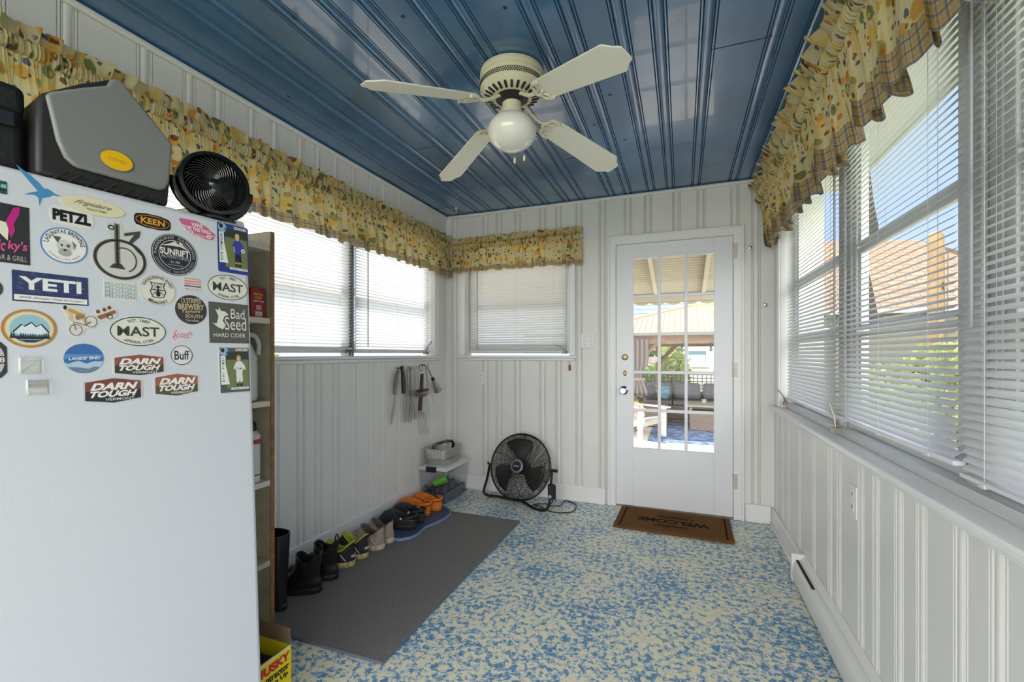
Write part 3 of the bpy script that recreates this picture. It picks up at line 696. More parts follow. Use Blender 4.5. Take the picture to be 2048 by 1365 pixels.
# badge
def d(a):
    a.text('Frigidaire', .0, .12, .55, .33, (90, 80, 60), shear=.4, bold=0, rot=-.02); a.text('FROST FREE', .08, -.42, .3, .12, (90, 80, 60), bold=.005)
sticker('badge_plate', 'badge', 'cream oval badge plate with script lettering near the freezer top', (120, 397, 248, 430), 'oval', (222, 214, 176), d, .002, rot=.0)
def d(a): a.text('PETZL', 0, 0, .86, .62, (20, 20, 20), bold=.06)
sticker('sticker', 'sticker', 'white rounded sticker with heavy black lettering below the cream oval badge', (98, 417, 187, 453), 'pill', (222, 222, 216), d)
def d(a):
    a.ell(0, 0, .93, .84, (200, 140, 40), 1); a.ell(0, 0, .89, .74, (28, 26, 24), 2); a.text('KEEN', 0, 0, .66, .42, (222, 160, 50), 3, .03)
sticker('sticker', 'sticker', 'black elongated sticker with orange outlined lettering', (268, 430, 341, 458), [(-1, -.3), (-.9, -.75), (-.4, -1), (.4, -1), (.9, -.75), (1, -.3), (1, .3), (.9, .75), (.4, 1), (-.4, 1), (-.9, .75), (-1, .3)], (24, 22, 20), d)
def d(a):
    a.text('VANS', -.05, .5, .32, .24, WH, bold=.03); a.text('"OFF THE WALL"', 0, -.02, .82, .24, WH, bold=.03)
    a.ring(-.42, -.5, .14, .26, .05, WH); a.ring(.62, -.6, .14, .26, .05, WH); a.line([(-.9, -.3), (-.2, -.62), (.4, -.72), (.9, -.4)], .0008, WH)
sticker('sticker', 'sticker', 'pink skateboard shaped sticker with white lettering', (359, 443, 430, 476), [(-1, .9), (-.6, .95), (-.1, 1), (.5, .55), (1, -.2), (.85, -.9), (.5, -1), (0, -.75), (-.5, -.7), (-.75, 0), (-1, .6)], (206, 104, 138), d)
# dark rectangle cut by the frame edge
def d(a):
    a.poly([(.25, .9), (.55, .95), (.5, .7), (.25, .35), (.3, .1), (.1, -.15), (-.05, .2), (-.2, .3)], (190, 30, 125), 1); a.poly([(-.5, .4), (-.1, .35), (0, .1), (-.05, -.25), (-.3, -.1), (-.6, .1)], (225, 220, 200), 2)
    a.text("ky's", .42, -.42, .45, .2, (222, 80, 140), 2, .02, shear=.2); a.text("Bric", -.55, -.42, .4, .2, (222, 80, 140), 2, .02, shear=.2); a.text('BAR & GRILL', .1, -.82, .76, .09, (170, 168, 160), 2)
sticker('sticker', 'sticker', 'square dark sticker with magenta artwork cut off by the left frame edge', (-28, 408, 59, 526), 'box', (44, 44, 46), d)
def d(a): a.rect(-.8, .8, -.6, .7, (40, 50, 52)); a.poly([(.2, -.1), (.9, -.1), (.9, .5), (.3, .5)], (110, 190, 170), 2)
sticker('sticker', 'sticker', 'small teal and black sticker scrap at the upper left frame edge', (-22, 360, 14, 386), 'rect', (60, 80, 80), d)
def d(a):
    a.ell(0, 0, .93, .93, WH, 1); a.arc('LAGUNITAS BREWING', .78, 90, 170, .11, (30, 40, 60), 2, .02); a.arc('DOGS LIKE BEER', .78, 270, 110, .05, (190, 120, 130), 2, 0, True)
    a.ell(0, -.05, .34, .36, (205, 203, 198), 2); a.ell(0, -.38, .28, .22, (170, 168, 164), 3); a.poly([(-.5, .45), (-.15, .45), (-.3, .1)], (90, 88, 86), 3); a.poly([(.3, .35), (.5, .1), (.4, -.2)], (120, 118, 116), 3)
    a.ell(-.13, .0, .05, .06, K, 4); a.ell(.14, .0, .08, .09, (90, 88, 86), 4); a.ell(0, -.26, .07, .05, K, 4)
sticker('sticker', 'sticker', 'round blue rimmed sticker with a grey dog face', (80, 456, 175, 527), 'oval', (88, 136, 190), d)
# bicycle-like 13
def d(a):
    a.ring(0, -.28, .96, .68, .13, (90, 88, 84), 1, 64); a.ring(0, -.28, .92, .64, .05, K, 2, 64, aspect=.8)
    a.rect(-.22, -.02, -.5, .9, (120, 118, 112), 1); a.rect(-.16, -.08, -.5, .86, K, 2); a.poly([(-.42, -.6), (.16, -.6), (.02, -.44), (-.26, -.44)], (60, 58, 56), 2)
    a.poly([(.12, .62), (.75, .8), (.72, .6), (.4, .3), (.3, .36), (.52, .64), (.16, .52)], (70, 68, 64), 2); a.ring(.12, -.28, .48, .42, .06, (80, 78, 74), 2, 30, -70, 120); a.ring(-.32, .74, .12, .08, .05, K, 2, 20)
    a.line([(.4, .3), (.62, .1), (.88, -.1)], .0022, (70, 68, 64), 2)
pts13 = [(math.cos(math.radians(a))*1.0, -.28+.72*math.sin(math.radians(a))) for a in range(-250, 66, 9)]+[(.55, .5), (.85, .86), (.1, .72), (.02, 1), (-.5, .88), (-.4, .5)]
sticker('sticker', 'sticker', 'large cream cut-out sticker of an old bicycle wheel shaped numeral', (183, 443, 294, 562), pts13, (205, 204, 196), d)
def d(a):
    a.ring(0, 0, .97, .97, .03, (190, 190, 186)); a.ring(0, 0, .70, .70, .03, (190, 190, 186)); a.arc('PADDLING  CLIMBING', .83, 90, 190, .055, (190, 190, 186), 2, .01); a.arc('GREENVILLE  TRAVELERS REST', .83, 270, 150, .05, (150, 150, 150), 2, .01, True)
    a.poly([(-.6, .36), (-.25, .5), (0, .66), (.2, .5), (.32, .54), (.6, .3), (.25, .42), (-.1, .42)], (225, 215, 200), 2); a.ell(.25, .58, .07, .07, (225, 215, 200), 3)
    a.text('SUNRIFT', 0, .12, .64, .16, (230, 226, 216), 2, .03); a.text('ADVENTURES', 0, -.12, .6, .08, (170, 170, 170), 2, .01); a.text('Est. 1980', 0, -.36, .2, .06, (180, 180, 180), 2); a.text('www.sunrift.com', 0, -.5, .32, .04, (180, 180, 180), 2, 0)
sticker('sticker', 'sticker', 'round black sticker with a white mountain and ring of small lettering', (302, 469, 394, 551), 'oval', (40, 44, 52), d)
def card(a, team, blue):
    b1 = (40, 58, 140) if blue else (86, 88, 84)
    a.rect(-.96, .96, -.97, .97, b1, 1); a.rect(-.55, .9, -.78, .8, (112, 124, 74), 2); a.rect(-.55, .9, .45, .8, (52, 58, 42), 3)
    a.poly([(-.92, .62), (-.62, .62), (-.6, .2), (-.38, -.62), (-.92, -.62)], WH, 3)
    for i, ch in enumerate(team): 
        if ch != ' ': a.text(ch, -.77, .52-i*(1.1/len(team)), .07, .03, K, 4, .02)
    a.ell(-.7, .8, .27, .19, (150, 180, 205), 3); a.ell(-.78, .86, .12, .09, K, 4); a.ell(-.5, .76, .07, .06, (70, 90, 120), 4)
    a.text('CONCORD', .45, .88, .42, .06, WH, 4, .04); a.rect(-.3, .88, -.86, -.77, WH, 4); a.text('NUMBER  PLAYER', .3, -.815, .5, .02, K, 5)
    c = (52, 66, 165) if blue else (224, 224, 224); sh = (36, 38, 60) if blue else (222, 222, 224)
    a.poly([(.08, .36), (.4, .38), (.62, .2), (.7, .02), (.58, -.02), (.5, .08), (.46, -.2), (.06, -.2), (.04, .06), (-.06, -.0), (-.1, .12), (0, .26)], c, 4)
    a.poly([(.06, -.2), (.46, -.2), (.5, -.52), (.28, -.52), (.27, -.35), (.24, -.52), (.06, -.52)], sh, 4)
    a.poly([(.1, -.52), (.2, -.52), (.2, -.66), (.1, -.66)], (200, 160, 140), 4); a.poly([(.32, -.52), (.42, -.52), (.42, -.66), (.32, -.66)], (200, 160, 140), 4)
    a.rect(.08, .22, -.72, -.6, K, 5); a.rect(.3, .45, -.72, -.6, K, 5)
    a.ell(.24, .5, .13, .13, (216, 176, 156), 4); a.poly([(.1, .5), (.1, .6), (.16, .66), (.32, .66), (.39, .58), (.38, .5), (.34, .58), (.15, .58)], (196, 176, 140) if blue else (170, 110, 76), 5)
    a.ell(.6 if blue else .34, -.02 if blue else .06, .13, .09, (225, 225, 225), 6); a.ell(.6 if blue else .34, -.02 if blue else .06, .05, .03, (130, 60, 70) if blue else K, 7)
    a.line([(-.02, .1), (.05, -.12)] if blue else [(0, .1), (.3, .04)], .0016, (216, 176, 156), 6)
sticker('photo_magnet', 'magnet', 'player card magnet with a blue shirted child at the upper right of the door', (435, 451, 496, 547), 'rect', (60, 72, 130), lambda a: card(a, 'BENFIELD BLUE', True), .0022)
sticker('photo_magnet', 'magnet', 'player card magnet with a white shirted child at the right edge of the door', (438, 695, 499, 786), 'rect', (190, 192, 190), lambda a: card(a, 'WHITE TEAM', False), .0022)
def d(a):
    R = random.Random(4)
    for i in range(70): x = R.uniform(-.95, .8); y = R.uniform(-.45, .93); a.line([(x, y), (x+.06, y+.04), (x+.13, y-.01)], .0004, (96, 110, 150), 1)
    a.text('YETI', -.02, .22, .82, .42, WH, 2, .035); a.rect(-.96, .96, -.92, -.56, WH, 2); a.text('Wildly Stronger! Keep Ice Longer!', 0, -.74, .85, .09, (50, 60, 90), 3, 0, shear=.3)
sticker('sticker', 'sticker', 'wide navy sticker with a white strip below tall white lettering', (24, 548, 176, 607), 'box', (44, 56, 98), d)
def d(a):
    for i, c in enumerate([(150, 176, 150), (130, 170, 170), (120, 150, 172), (140, 120, 130)]): a.text('PELOTON', 0, .62-.4*i, .92, .17, c, 2, 0)
sticker('sticker', 'sticker', 'pale sticker with four faded rows of pastel lettering', (207, 563, 271, 602), 'box', (216, 217, 212), d)
def d(a):
    a.ring(0, 0, .96, .96, .015, (150, 150, 140)); a.arc('WANDERING BARD', .80, 90, 150, .1, K, 2, .01); a.arc('MEADERY', .80, 270, 80, .1, K, 2, .01, True)
    for sg in (-1, 1): a.line([(sg*.4, .5), (sg*.3, .2), (sg*.42, -.1), (sg*.3, -.45), (0, -.5)], .0012, (70, 70, 66)); a.ell(sg*.2, .0, .16, .05, (110, 108, 100), 2); a.line([(sg*.1, -.1), (sg*.3, -.3)], .0008, K)
    a.line([(-.4, .42), (.4, .42)], .001, (70, 70, 66)); a.ell(0, .18, .09, .1, K, 3); a.ell(0, -.02, .08, .09, K, 3); a.ell(0, -.25, .12, .18, K, 3)
    for k in range(6): a.line([(-.2+.08*k, .42), (-.2+.08*k, .1)], .0004, (120, 118, 110))
sticker('sticker', 'sticker', 'round cream sticker with a black bee over a harp', (278, 549, 351, 612), 'oval', (222, 220, 208), d)
def d(a):
    for i, c in enumerate([(186, 170, 150), (226, 120, 120), (222, 130, 110), (80, 76, 110)]): a.rect(-1, 1, .9-.38*i-.16, .9-.38*i+.04, c)
    a.text('PELOTON', 0, -.8, .95, .14, (180, 120, 120), 2, 0)
sticker('sticker', 'sticker', 'tiny sticker with four red and navy stripes', (368, 557, 401, 582), 'box', (218, 216, 212), d)
def mast(a):
    a.ring(0, 0, .985, .985, .035, (60, 64, 48)); a.text('MAST', 0, 0, .74, .33, (62, 66, 50), 2, .018); a.arc('EST. 1883', .74, 90, 60, .09, (62, 66, 50), 2); a.arc('GENERAL STORE', .74, 270, 85, .09, (62, 66, 50), 2, .01, True)
sticker('sticker', 'sticker', 'white oval sticker with dark green lettering under the blue shirt card', (414, 550, 495, 601), 'oval', (222, 222, 210), mast)
sticker('sticker', 'sticker', 'white oval sticker with dark green lettering above the brown hexagon stickers', (218, 634, 332, 693), 'oval', (222, 222, 210), mast)
def d(a):
    c = (196, 184, 140)
    a.text('13 STRIPES', 0, .62, .62, .17, c, 2, .02, rot=.05); a.text('BREWERY', 0, .2, .82, .2, c, 2, .03, rot=.03); a.text('Taylors', -.05, -.14, .6, .14, c, 2, .02, shear=.3, rot=.05); a.text('SOUTH', .15, -.44, .55, .12, c, 2, .02); a.text('Carolina', .05, -.72, .42, .09, c, 2, .01)
sticker('sticker', 'sticker', 'round brown sticker filled with cream hand lettering', (350, 591, 413, 649), 'oval', (62, 52, 54), d)
def d(a):
    c = (224, 222, 210); a.text('Bad', .42, .48, .36, .25, c, 2, 0); a.text('Seed', .3, -.02, .55, .32, c, 2, 0); a.text('HARD CIDER', 0, -.6, .8, .1, c, 2, 0)
    a.poly([(-.7, .66), (-.55, .6), (-.5, .76), (-.42, .58), (-.2, .56), (-.05, .4), (-.25, .34), (-.35, .1), (-.2, -.1), (-.35, -.32), (-.6, -.22), (-.85, -.02), (-.65, -.05), (-.6, .1), (-.55, .3)], c, 2)
sticker('sticker', 'sticker', 'square dark grey sticker with a white goblin-like shape and lettering', (418, 607, 497, 687), 'box', (86, 87, 80), d)
def d(a):
    a.ell(0, 0, .9, .9, (200, 160, 100), 1, 30); a.ell(0, 0, .86, .86, (222, 212, 176), 2, 30); a.ell(0, -.02, .72, .74, (150, 190, 205), 3)
    a.poly([(-.6, -.2), (-.3, .2), (-.2, .1), (.05, .32), (.2, .1), (.4, .24), (.68, -.2), (.4, -.3), (-.4, -.3)], (216, 226, 232), 4); a.line([(-.6, -.2), (-.3, .2), (-.2, .1), (.05, .32), (.2, .1), (.4, .24), (.68, -.2)], .0012, K, 5)
    R = random.Random(2)
    for i in range(17): x = -.66+.082*i; h = R.uniform(.12, .3); a.poly([(x-.06, -.52), (x+.06, -.52), (x, -.48+h)], (34, 48, 62), 6)
    a.poly([(-.6, -.42), (.6, -.42), (.4, -.62), (.15, -.72), (-.15, -.72), (-.4, -.62)], (34, 48, 62), 5); a.rect(-.4, .4, -.6, -.57, (190, 196, 196), 7)
sticker('sticker', 'sticker', 'round sticker shaped like a wood slice with a snowy mountain', (1, 619, 114, 696), 'oval', (176, 130, 70), d)
# cyclist with trailer
bb_ = (121, 607, 237, 674)
outl = pxpoly([(640, 285), (690, 280), (820, 320), (880, 370), (960, 370), (1020, 420), (985, 330), (1090, 260), (1160, 240), (1230, 290), (1230, 350), (1170, 410), (1010, 440), (960, 520), (880, 510), (850, 580), (780, 605), (710, 560), (700, 480), (690, 400), (650, 330)], bb_, 5.25, (0, 560))
def d(a):
    q = lambda pts: pxpoly(pts, bb_, 5.25, (0, 560))
    a.poly(q([(700, 320), (740, 318), (880, 370), (850, 385), (770, 370), (720, 345)]), (200, 150, 50), 2); a.poly(q([(790, 370), (870, 375), (880, 400), (800, 430), (775, 410)]), (150, 120, 84), 3)
    a.ell(*q([(680, 310)])[0], .06, .13, K, 3); a.ell(*q([(700, 332)])[0], .045, .1, (214, 180, 150), 4); a.line(q([(730, 350), (735, 440)]), .003, (214, 180, 150), 2); a.line(q([(860, 410), (900, 470)]), .0035, (214, 180, 150), 2)
    for c in ((782, 532), (938, 440)):
        x, y = q([c])[0]; a.ring(x, y, .215, .335, .022, (60, 60, 60), 4, 30)
    a.line(q([(782, 532), (760, 450), (880, 480), (938, 440)]), .0012, (120, 110, 100), 3)
    a.poly(q([(1000, 380), (1200, 300), (1220, 330), (1040, 415)]), (150, 96, 64), 2); x, y = q([(1142, 375)])[0]; a.ring(x, y, .11, .17, .03, K, 4, 20)
    for c in ((1015, 330), (1085, 305), (1140, 280)): x, y = q([c])[0]; a.ell(x, y, .07, .12, (110, 70, 44), 3, 12)
sticker('sticker', 'sticker', 'cut-out sticker of a cyclist in yellow towing a small cart', bb_, outl, (216, 214, 204), d)
def d(a): a.text('Scout', -.12, .1, .8, .5, (214, 110, 150), 2, 0, shear=.25); a.text("'s", .78, .3, .14, .35, (214, 110, 150), 2, 0, shear=.2); a.line([(-.85, .1), (-.95, -.4), (-.8, -.7), (-.65, -.5)], .0009, (214, 110, 150))
sticker('sticker', 'sticker', 'small clear sticker with pink script lettering', (345, 655, 385, 686), [(-1, -.7), (-.6, -1), (.4, -.5), (1, 0), (1, .8), (0, .7), (-.8, .9)], (218, 214, 216), d)
def d(a):
    a.poly([(-.98, -.25), (-.8, -.35), (-.3, -.15), (.1, -.35), (.5, -.2), (.98, -.2), (.85, -.52), (.5, -.86), (0, -1), (-.5, -.86), (-.85, -.52)], (176, 200, 218), 1); a.poly([(-.8, -.55), (-.3, -.6), (.2, -.7), (.5, -.55), (.78, -.6), (.5, -.86), (0, -1), (-.5, -.86)], (110, 130, 150), 2)
    a.poly([(-.95, .3), (.95, .25), (.98, .05), (.6, .12), (0, 0), (-.6, .1), (-.99, -.05)], (90, 142, 196), 1); a.text("LANDS' END", .02, .02, .78, .1, WH, 3, .03, rot=.05)
sticker('sticker', 'sticker', 'round blue sky sticker with small white lettering', (127, 688, 207, 747), 'oval', (58, 108, 172), d)
def darn(c1, c2):
    def f(a):
        a.poly([(-.93, -.66), (0, -.92), (.93, -.66), (.93, .66), (0, .92), (-.93, .66)], c2, 1); a.poly([(-.93, 0), (.93, 0), (.93, .66), (0, .92), (-.93, .66)], c1, 2)
        a.text('DARN', .03, .32, .74, .27, WH, 3, .05, shear=.25); a.text('TOUGH', -.03, -.24, .78, .24, WH, 3, .05, shear=.25); a.text('VERMONT', .2, -.65, .5, .1, (214, 210, 200), 3, .02)
    return f
sticker('sticker', 'sticker', 'white edged hexagon sticker, rust over olive, directly above two others', (225, 708, 330, 753), 'hex', (214, 214, 218), darn((140, 82, 64), (64, 60, 42)))
sticker('sticker', 'sticker', 'white edged hexagon sticker, rust over near black, lowest on the left', (165, 755, 285, 808), 'hex', (200, 200, 204), darn((122, 66, 56), (40, 42, 42)))
sticker('sticker', 'sticker', 'white edged hexagon sticker, bright brown over olive, lowest on the right', (307, 746, 398, 794), 'hex', (210, 214, 222), darn((156, 96, 66), (86, 80, 58)))
def d(a): a.ring(0, 0, .97, .97, .06, (56, 56, 56)); a.text('Buff', .02, 0, .66, .46, (50, 50, 50), 2, .01)
sticker('sticker', 'sticker', 'small round white sticker with a thin dark rim and tall lettering', (340, 691, 385, 731), 'oval', (222, 223, 224), d)
def d(a): a.ell(0, 0, .82, .82, (190, 190, 180), 1); a.rect(-.9, .94, -.22, .22, (60, 60, 62), 2); a.text('8', .6, 0, .2, .15, WH, 3)
sticker('sticker', 'sticker', 'dark rimmed badge sticker cut off at the lower left frame edge', (-38, 684, 14, 757), [(-1, -.7), (-.5, -1), (.5, -1), (1, -.7), (1, .7), (.5, 1), (-.5, 1), (-1, .7)], (52, 52, 54), d)
sticker('sticker', 'sticker', 'dark round sticker cut off at the left frame edge beside the navy one', (-50, 556, 6, 596), 'oval', (66, 64, 66))
m_gm = glass_mat('clear_magnet_glass', (1, 1, 1), .10)
for i, (bx, lb) in enumerate([((33, 713, 86, 750), 'clear square glass magnet with a pearly back, upper of two'), ((48, 757, 102, 792), 'clear square glass magnet with a pearly back, lower of two')]):
    o = sticker('glass_magnet', 'magnet', lb, bx, [(-.75, -.8), (.7, -.8), (.7, .8), (-.75, .8)], (244, 243, 234), None, .003)
    u0, v0, u1, v1 = bx; xa, _ = dpt(u0, (v0+v1)/2); xb, _ = dpt(u1, (v0+v1)/2); _, za = dpt((u0+u1)/2, v1); _, zb_ = dpt((u0+u1)/2, v0)
    W, H = (xb-xa)/2, (zb_-za)/2; mb = MB(); mb.bb(-W, W, -H, H, .003, .012); q = mb.build('glass_block', m_gm, o, bevel=.002)

# ---- things on top of the freezer: cooler, bag, round fan
PC = P1 - NO*.02       # plane just behind the door front
m_grey = M('grey_cooler_plastic', (128, 129, 126), .42); m_blk = M('black_cooler_plastic', (38, 38, 38), .5)
def fp(u, v, back=.02):
    p = atp(u, v, P1-NO*back, NO) - O; return p.dot(E), p.dot(UP)
cl = empty('wedge_cooler', mat=FM @ Matrix.Translation((-.3, .02, HF))); tag(cl, 'grey and black wedge shaped cooler with a yellow oval badge on the freezer', 'cooler')
TT = Matrix.Translation((.3, 0, -HF)) @ Matrix.Rotation(PI/2, 4, 'X')   # prism xy -> local xz, extrude along -y
body = [fp(u, v) for u, v in [(72, 335), (72, 250), (74, 196), (86, 184), (160, 166), (215, 158), (238, 160), (262, 185), (345, 288), (343, 345), (337, 412)]]
body = [(x, max(z, HF+.001)) for x, z in body]
body[0] = (body[0][0], HF+.001); body[-1] = (body[-1][0], HF+.001)
mb = MB(); mb.M = TT; mb.prism([(x, z) for x, z in body], -.30, .0); mb.build('tub', m_blk, cl, bevel=.01, seg=3)
lid = [fp(u, v, .012) for u, v in [(90, 190), (100, 184), (170, 175), (212, 172), (222, 158), (240, 160), (262, 188), (344, 290), (338, 365), (330, 378), (318, 381), (150, 335), (128, 315), (112, 280), (98, 220)]]
mb = MB(); mb.M = TT; mb.prism(lid, 0, .014); mb.build('lid_panel', m_grey, cl, bevel=.008, seg=4)
c = fp(235, 321, .0); mb = MB(); mb.M = TT @ Matrix.Translation((c[0], c[1], .014))
mb.lathe([(.0315, 0), (.0315, .0015), (.0285, .0025)], 40, sx=1.12, sy=.82); tag(mb.build('badge_rim', M('grey_rim', (110, 110, 108), .4), cl), 'grey raised badge rim')
mb = MB(); mb.M = TT @ Matrix.Translation((c[0], c[1], .014)); mb.lathe([(.028, .002), (.028, .004), (.0, .0045)], 40, sx=1.12, sy=.82)
bo = mb.build('badge', M('yellow_badge', (238, 186, 18), .35), cl)
a = Art(.05, .035); a.text('igloo', 0, 0, .7, .36, (214, 165, 12), 1, .02); q = a.mb.build('lettering', a.mats, bo, smooth=False, mat=None); q.matrix_local = TT @ Matrix.Translation((c[0], c[1], .0178))
mb = MB(); mb.M = TT                                  # raised tread bars on the base
for u, v in [(118, 352), (150, 358), (185, 366), (220, 376), (252, 386), (284, 396), (314, 404)]:
    x, z = fp(u, v, .018); mb.tube([(x-.012, z-.012, .003), (x, z+.002, .004), (x+.012, z+.014, .003)], .0028, 6)
mb.build('tread_bar', m_blk, cl)
# black soft bag left of the cooler
bgm = M('black_nylon', (24, 24, 26), .65, bump=(120, .2))
bg = empty('lunch_bag', mat=FM @ Matrix.Translation((-.62, .02, HF))); tag(bg, 'black fabric cooler bag with a flap and handle at the upper left edge', 'bag')
x0, _ = fp(-60, 300); x1, _ = fp(64, 330); TB = Matrix.Translation((.62, 0, -HF))
ztop = fp(20, 135)[1]
mb = MB(); mb.M = TB; mb.bb(x0, x1-.0, .03, .28, HF+.001, ztop-.06); mb.build('bag_body', bgm, bg, bevel=.02, seg=3)
mb = MB(); mb.M = TB; mb.bb(x0-.004, x1, .022, .285, ztop-.085, ztop-.02); mb.build('bag_lid', bgm, bg, bevel=.018, seg=3)
mb = MB(); mb.M = TB; mb.bb(x0+.0, x1-.02, .016, .022, ztop-.12, ztop-.088); tag(mb.build('trim_band', M('navy_trim', (34, 36, 48), .4), bg, bevel=.004), 'navy shiny trim band')
mb = MB(); mb.M = TB; mb.tube(curve_pts([(x0+.04, .12, ztop-.02), (x0+.06, .12, ztop+.015), (x1-.08, .12, ztop+.02), (x1-.05, .12, ztop-.02)], 6), .008, 8); mb.build('carry_handle', bgm, bg)
# small round desk fan
m_bp = M('glossy_black_plastic', (14, 14, 15), .22, coat=.4)
cf = CP + ray(427, 371)*(1.33/ (ray(427, 371).dot(Vector((-math.sin(YAW), math.cos(YAW), 0)))))
df = empty('desk_fan', mat=Matrix.Translation((cf.x-.0, cf.y, 0))); 
tag(df, 'small round black desk fan with a spiral grille standing on the freezer corner', 'fan')
zt_ = (FM @ Vector((-.08, .12, HF+.003))).z
df.location = (cf.x, cf.y, zt_)
faced = (CP-cf); faced.z = .06; faced = (faced.normalized()+Vector((.75, .0, -.0))).normalized()
q = faced.to_track_quat('Z', 'Y').to_matrix().to_4x4()
C_ = Matrix.Translation((0, 0, cf.z-zt_)) @ q
mb = MB(); mb.M = C_; R0 = .094
mb.lathe([(R0*.70, -.075), (R0*.92, -.05), (R0, -.02), (R0*1.0, .012), (R0*.96, .024), (R0*.86, .026), (R0*.80, .016), (R0*.78, -.0), (R0*.74, -.05), (R0*.66, -.07)], 56); mb.build('housing', m_bp, df)
mb = MB(); mb.M = C_
for k in range(34):
    a0 = 2*PI*k/34; mb.tube([((.014+(R0*.8-.014)*t)*math.cos(a0+1.35*t), (.014+(R0*.8-.014)*t)*math.sin(a0+1.35*t), .014-.012*(1-t)*0) for t in [i/10 for i in range(11)]], .0017, 5)
mb.build('spiral_grille', m_bp, df)
mb = MB(); mb.M = C_; mb.lathe([(.016, 0), (.016, .016), (.008, .022), (.0, .023)], 24); mb.build('hub', m_bp, df)
mb = MB(); mb.M = C_
for k in range(34):
    a0 = 2*PI*k/34; mb.tube([((.02+(R0*.68-.02)*t)*math.cos(a0-1.0*t), (.02+(R0*.68-.02)*t)*math.sin(a0-1.0*t), -.06) for t in [i/8 for i in range(9)]], .0016, 5)
mb.lathe([(.024, -.066), (.024, -.03), (0, -.028)], 20); mb.build('rear_grille', m_bp, df)
mb = MB(); mb.M = C_
for k in range(3):
    a0 = 2*PI*k/3; pts = []
    mb.grid(lambda u, v: ((.022+.05*u)*math.cos(a0+1.5*(v-.5)*(.6+.4*u)), (.022+.05*u)*math.sin(a0+1.5*(v-.5)*(.6+.4*u)), -.03+.022*(v-.5)), 6, 8)
mb.build('blades', m_bp, df, solid=.0015)
right = q @ Vector((1, 0, 0)) if False else Vector((q[0][0], q[1][0], q[2][0])); up_ = Vector((0, 0, 1)); side = faced.cross(up_).normalized()
hz = cf.z-zt_; pts = []
for i in range(17):
    a = math.radians(180+180*i/16); pts.append(Vector((0, 0, hz))+side*(.100*math.cos(a))+up_*(max(-hz+.008, .100*math.sin(a))))
mb = MB(); mb.tube(pts, .010, 8, flat=.45); mb.build('stand_hoop', m_bp, df)
mb = MB(); mb.lathe([(.055, 0), (.058, .004), (.05, .012), (0, .014)], 30); mb.build('base', m_bp, df)
# ================================================================ bookcase and what stands on it
m_ply = M('raw_plywood_edge', (150, 104, 62), .7, vary=(40, .25)); m_shelf = M('dirty_cream_paint', (196, 186, 160), .6, vary=(9, .18)); m_shelfw = M('cream_shelf_edge', (214, 208, 190), .55)
bx0, bx1, by0, by1 = XL+.03, -1.673, 1.10, 1.462
SH = [1.345, .985, .640, .292]
bc = empty('bookcase', (bx1, by1, 0)); T = Matrix.Translation(-Vector(bc.location)); tag(bc, 'narrow open bookcase of raw edged plywood painted cream, beside the freezer', 'bookcase')
for y in (by0, by1-.019):
    mb = MB(); mb.M = T; zb_0 = 0 if y < by1-.1 else .0132; mb.bb(bx0, bx1-.004, y, y+.019, zb_0, 1.72); p = mb.build('side_panel', m_shelf, bc, smooth=False)
    mb = MB(); mb.M = T; mb.bb(bx1-.004, bx1, y, y+.019, zb_0, 1.72); mb.bb(bx0, bx1, y, y+.019, 1.72, 1.723); tag(mb.build('raw_edge', m_ply, bc, smooth=False), 'brown unpainted plywood edge')
for z in SH+[1.66]:
    mb = MB(); mb.M = T; mb.bb(bx0+.01, bx1-.002, by0+.019, by1-.0195, z-.024, z); mb.build('shelf', m_shelfw if z != .292 else m_shelf, bc, bevel=.002)
mb = MB(); mb.M = T; mb.bb(bx0, bx0+.008, by0+.019, by1-.019, .02, 1.70); mb.build('back_panel', m_shelf, bc, smooth=False)
mb = MB(); mb.M = T @ Matrix.Translation((-1.70, 1.415, .955)); mb.prism([(-.02, -.03), (.02, -.02), (.015, .022), (-.02, .018)], 0, .006); mb.build('wood_offcut', m_ply, bc, smooth=False)
def flat_text(parent, items, origin, ex, ey, w, h, name='lettering'):
    a = Art(w, h)
    for f in items: f(a)
    ex = Vector(ex).normalized(); ey = Vector(ey).normalized(); ez = ex.cross(ey); o = Vector(origin)
    Mx = Matrix(((ex.x, ey.x, ez.x, o.x), (ex.y, ey.y, ez.y, o.y), (ex.z, ey.z, ez.z, o.z), (0, 0, 0, 1)))
    q = a.mb.build(name, a.mats, parent, smooth=False); q.matrix_local = Matrix.Translation(-Vector(parent.matrix_world.translation)) @ Mx if parent.matrix_world.translation.length >= 0 else Mx; return q
def upd(): bpy.context.view_layer.update()
ct = empty('charcoal_carton', (-1.735, 1.40, SH[0])); tag(ct, 'small red carton with yellow lettering on the upper bookcase shelf', 'carton')
mb = MB(); mb.bb(-.04, .04, -.035, .035, 0, .125); mb.build('carton_box', M('red_carton', (150, 34, 34), .5), ct, bevel=.002)
upd()
def d(a):
    Y_ = (236, 180, 60); a.text('ROYAL', 0, .62, .7, .09, Y_, 1, .03); a.text('OAK', 0, .38, .5, .09, Y_, 1, .03); a.text('LUMPWOOD', 0, .12, .8, .06, WH, 1, .01); a.rect(-.5, .5, -.95, -.62, WH, 1)
    for k in range(9): a.rect(-.44+.1*k, -.40+.1*k, -.92, -.66, K, 2)
    a.rect(-.35, .4, -.5, -.15, (206, 150, 140), 1)
flat_text(ct, [d], (-1.6948, 1.40, SH[0]+.0625), (0, 1, 0), (0, 0, 1), .066, .12)
jg = empty('plastic_jug', (-1.765, 1.372, SH[1])); tag(jg, 'white plastic jug with handle on the bookcase shelf behind the freezer edge', 'jug')
m_jug = M('white_hdpe', (226, 226, 222), .4, trans=.15)
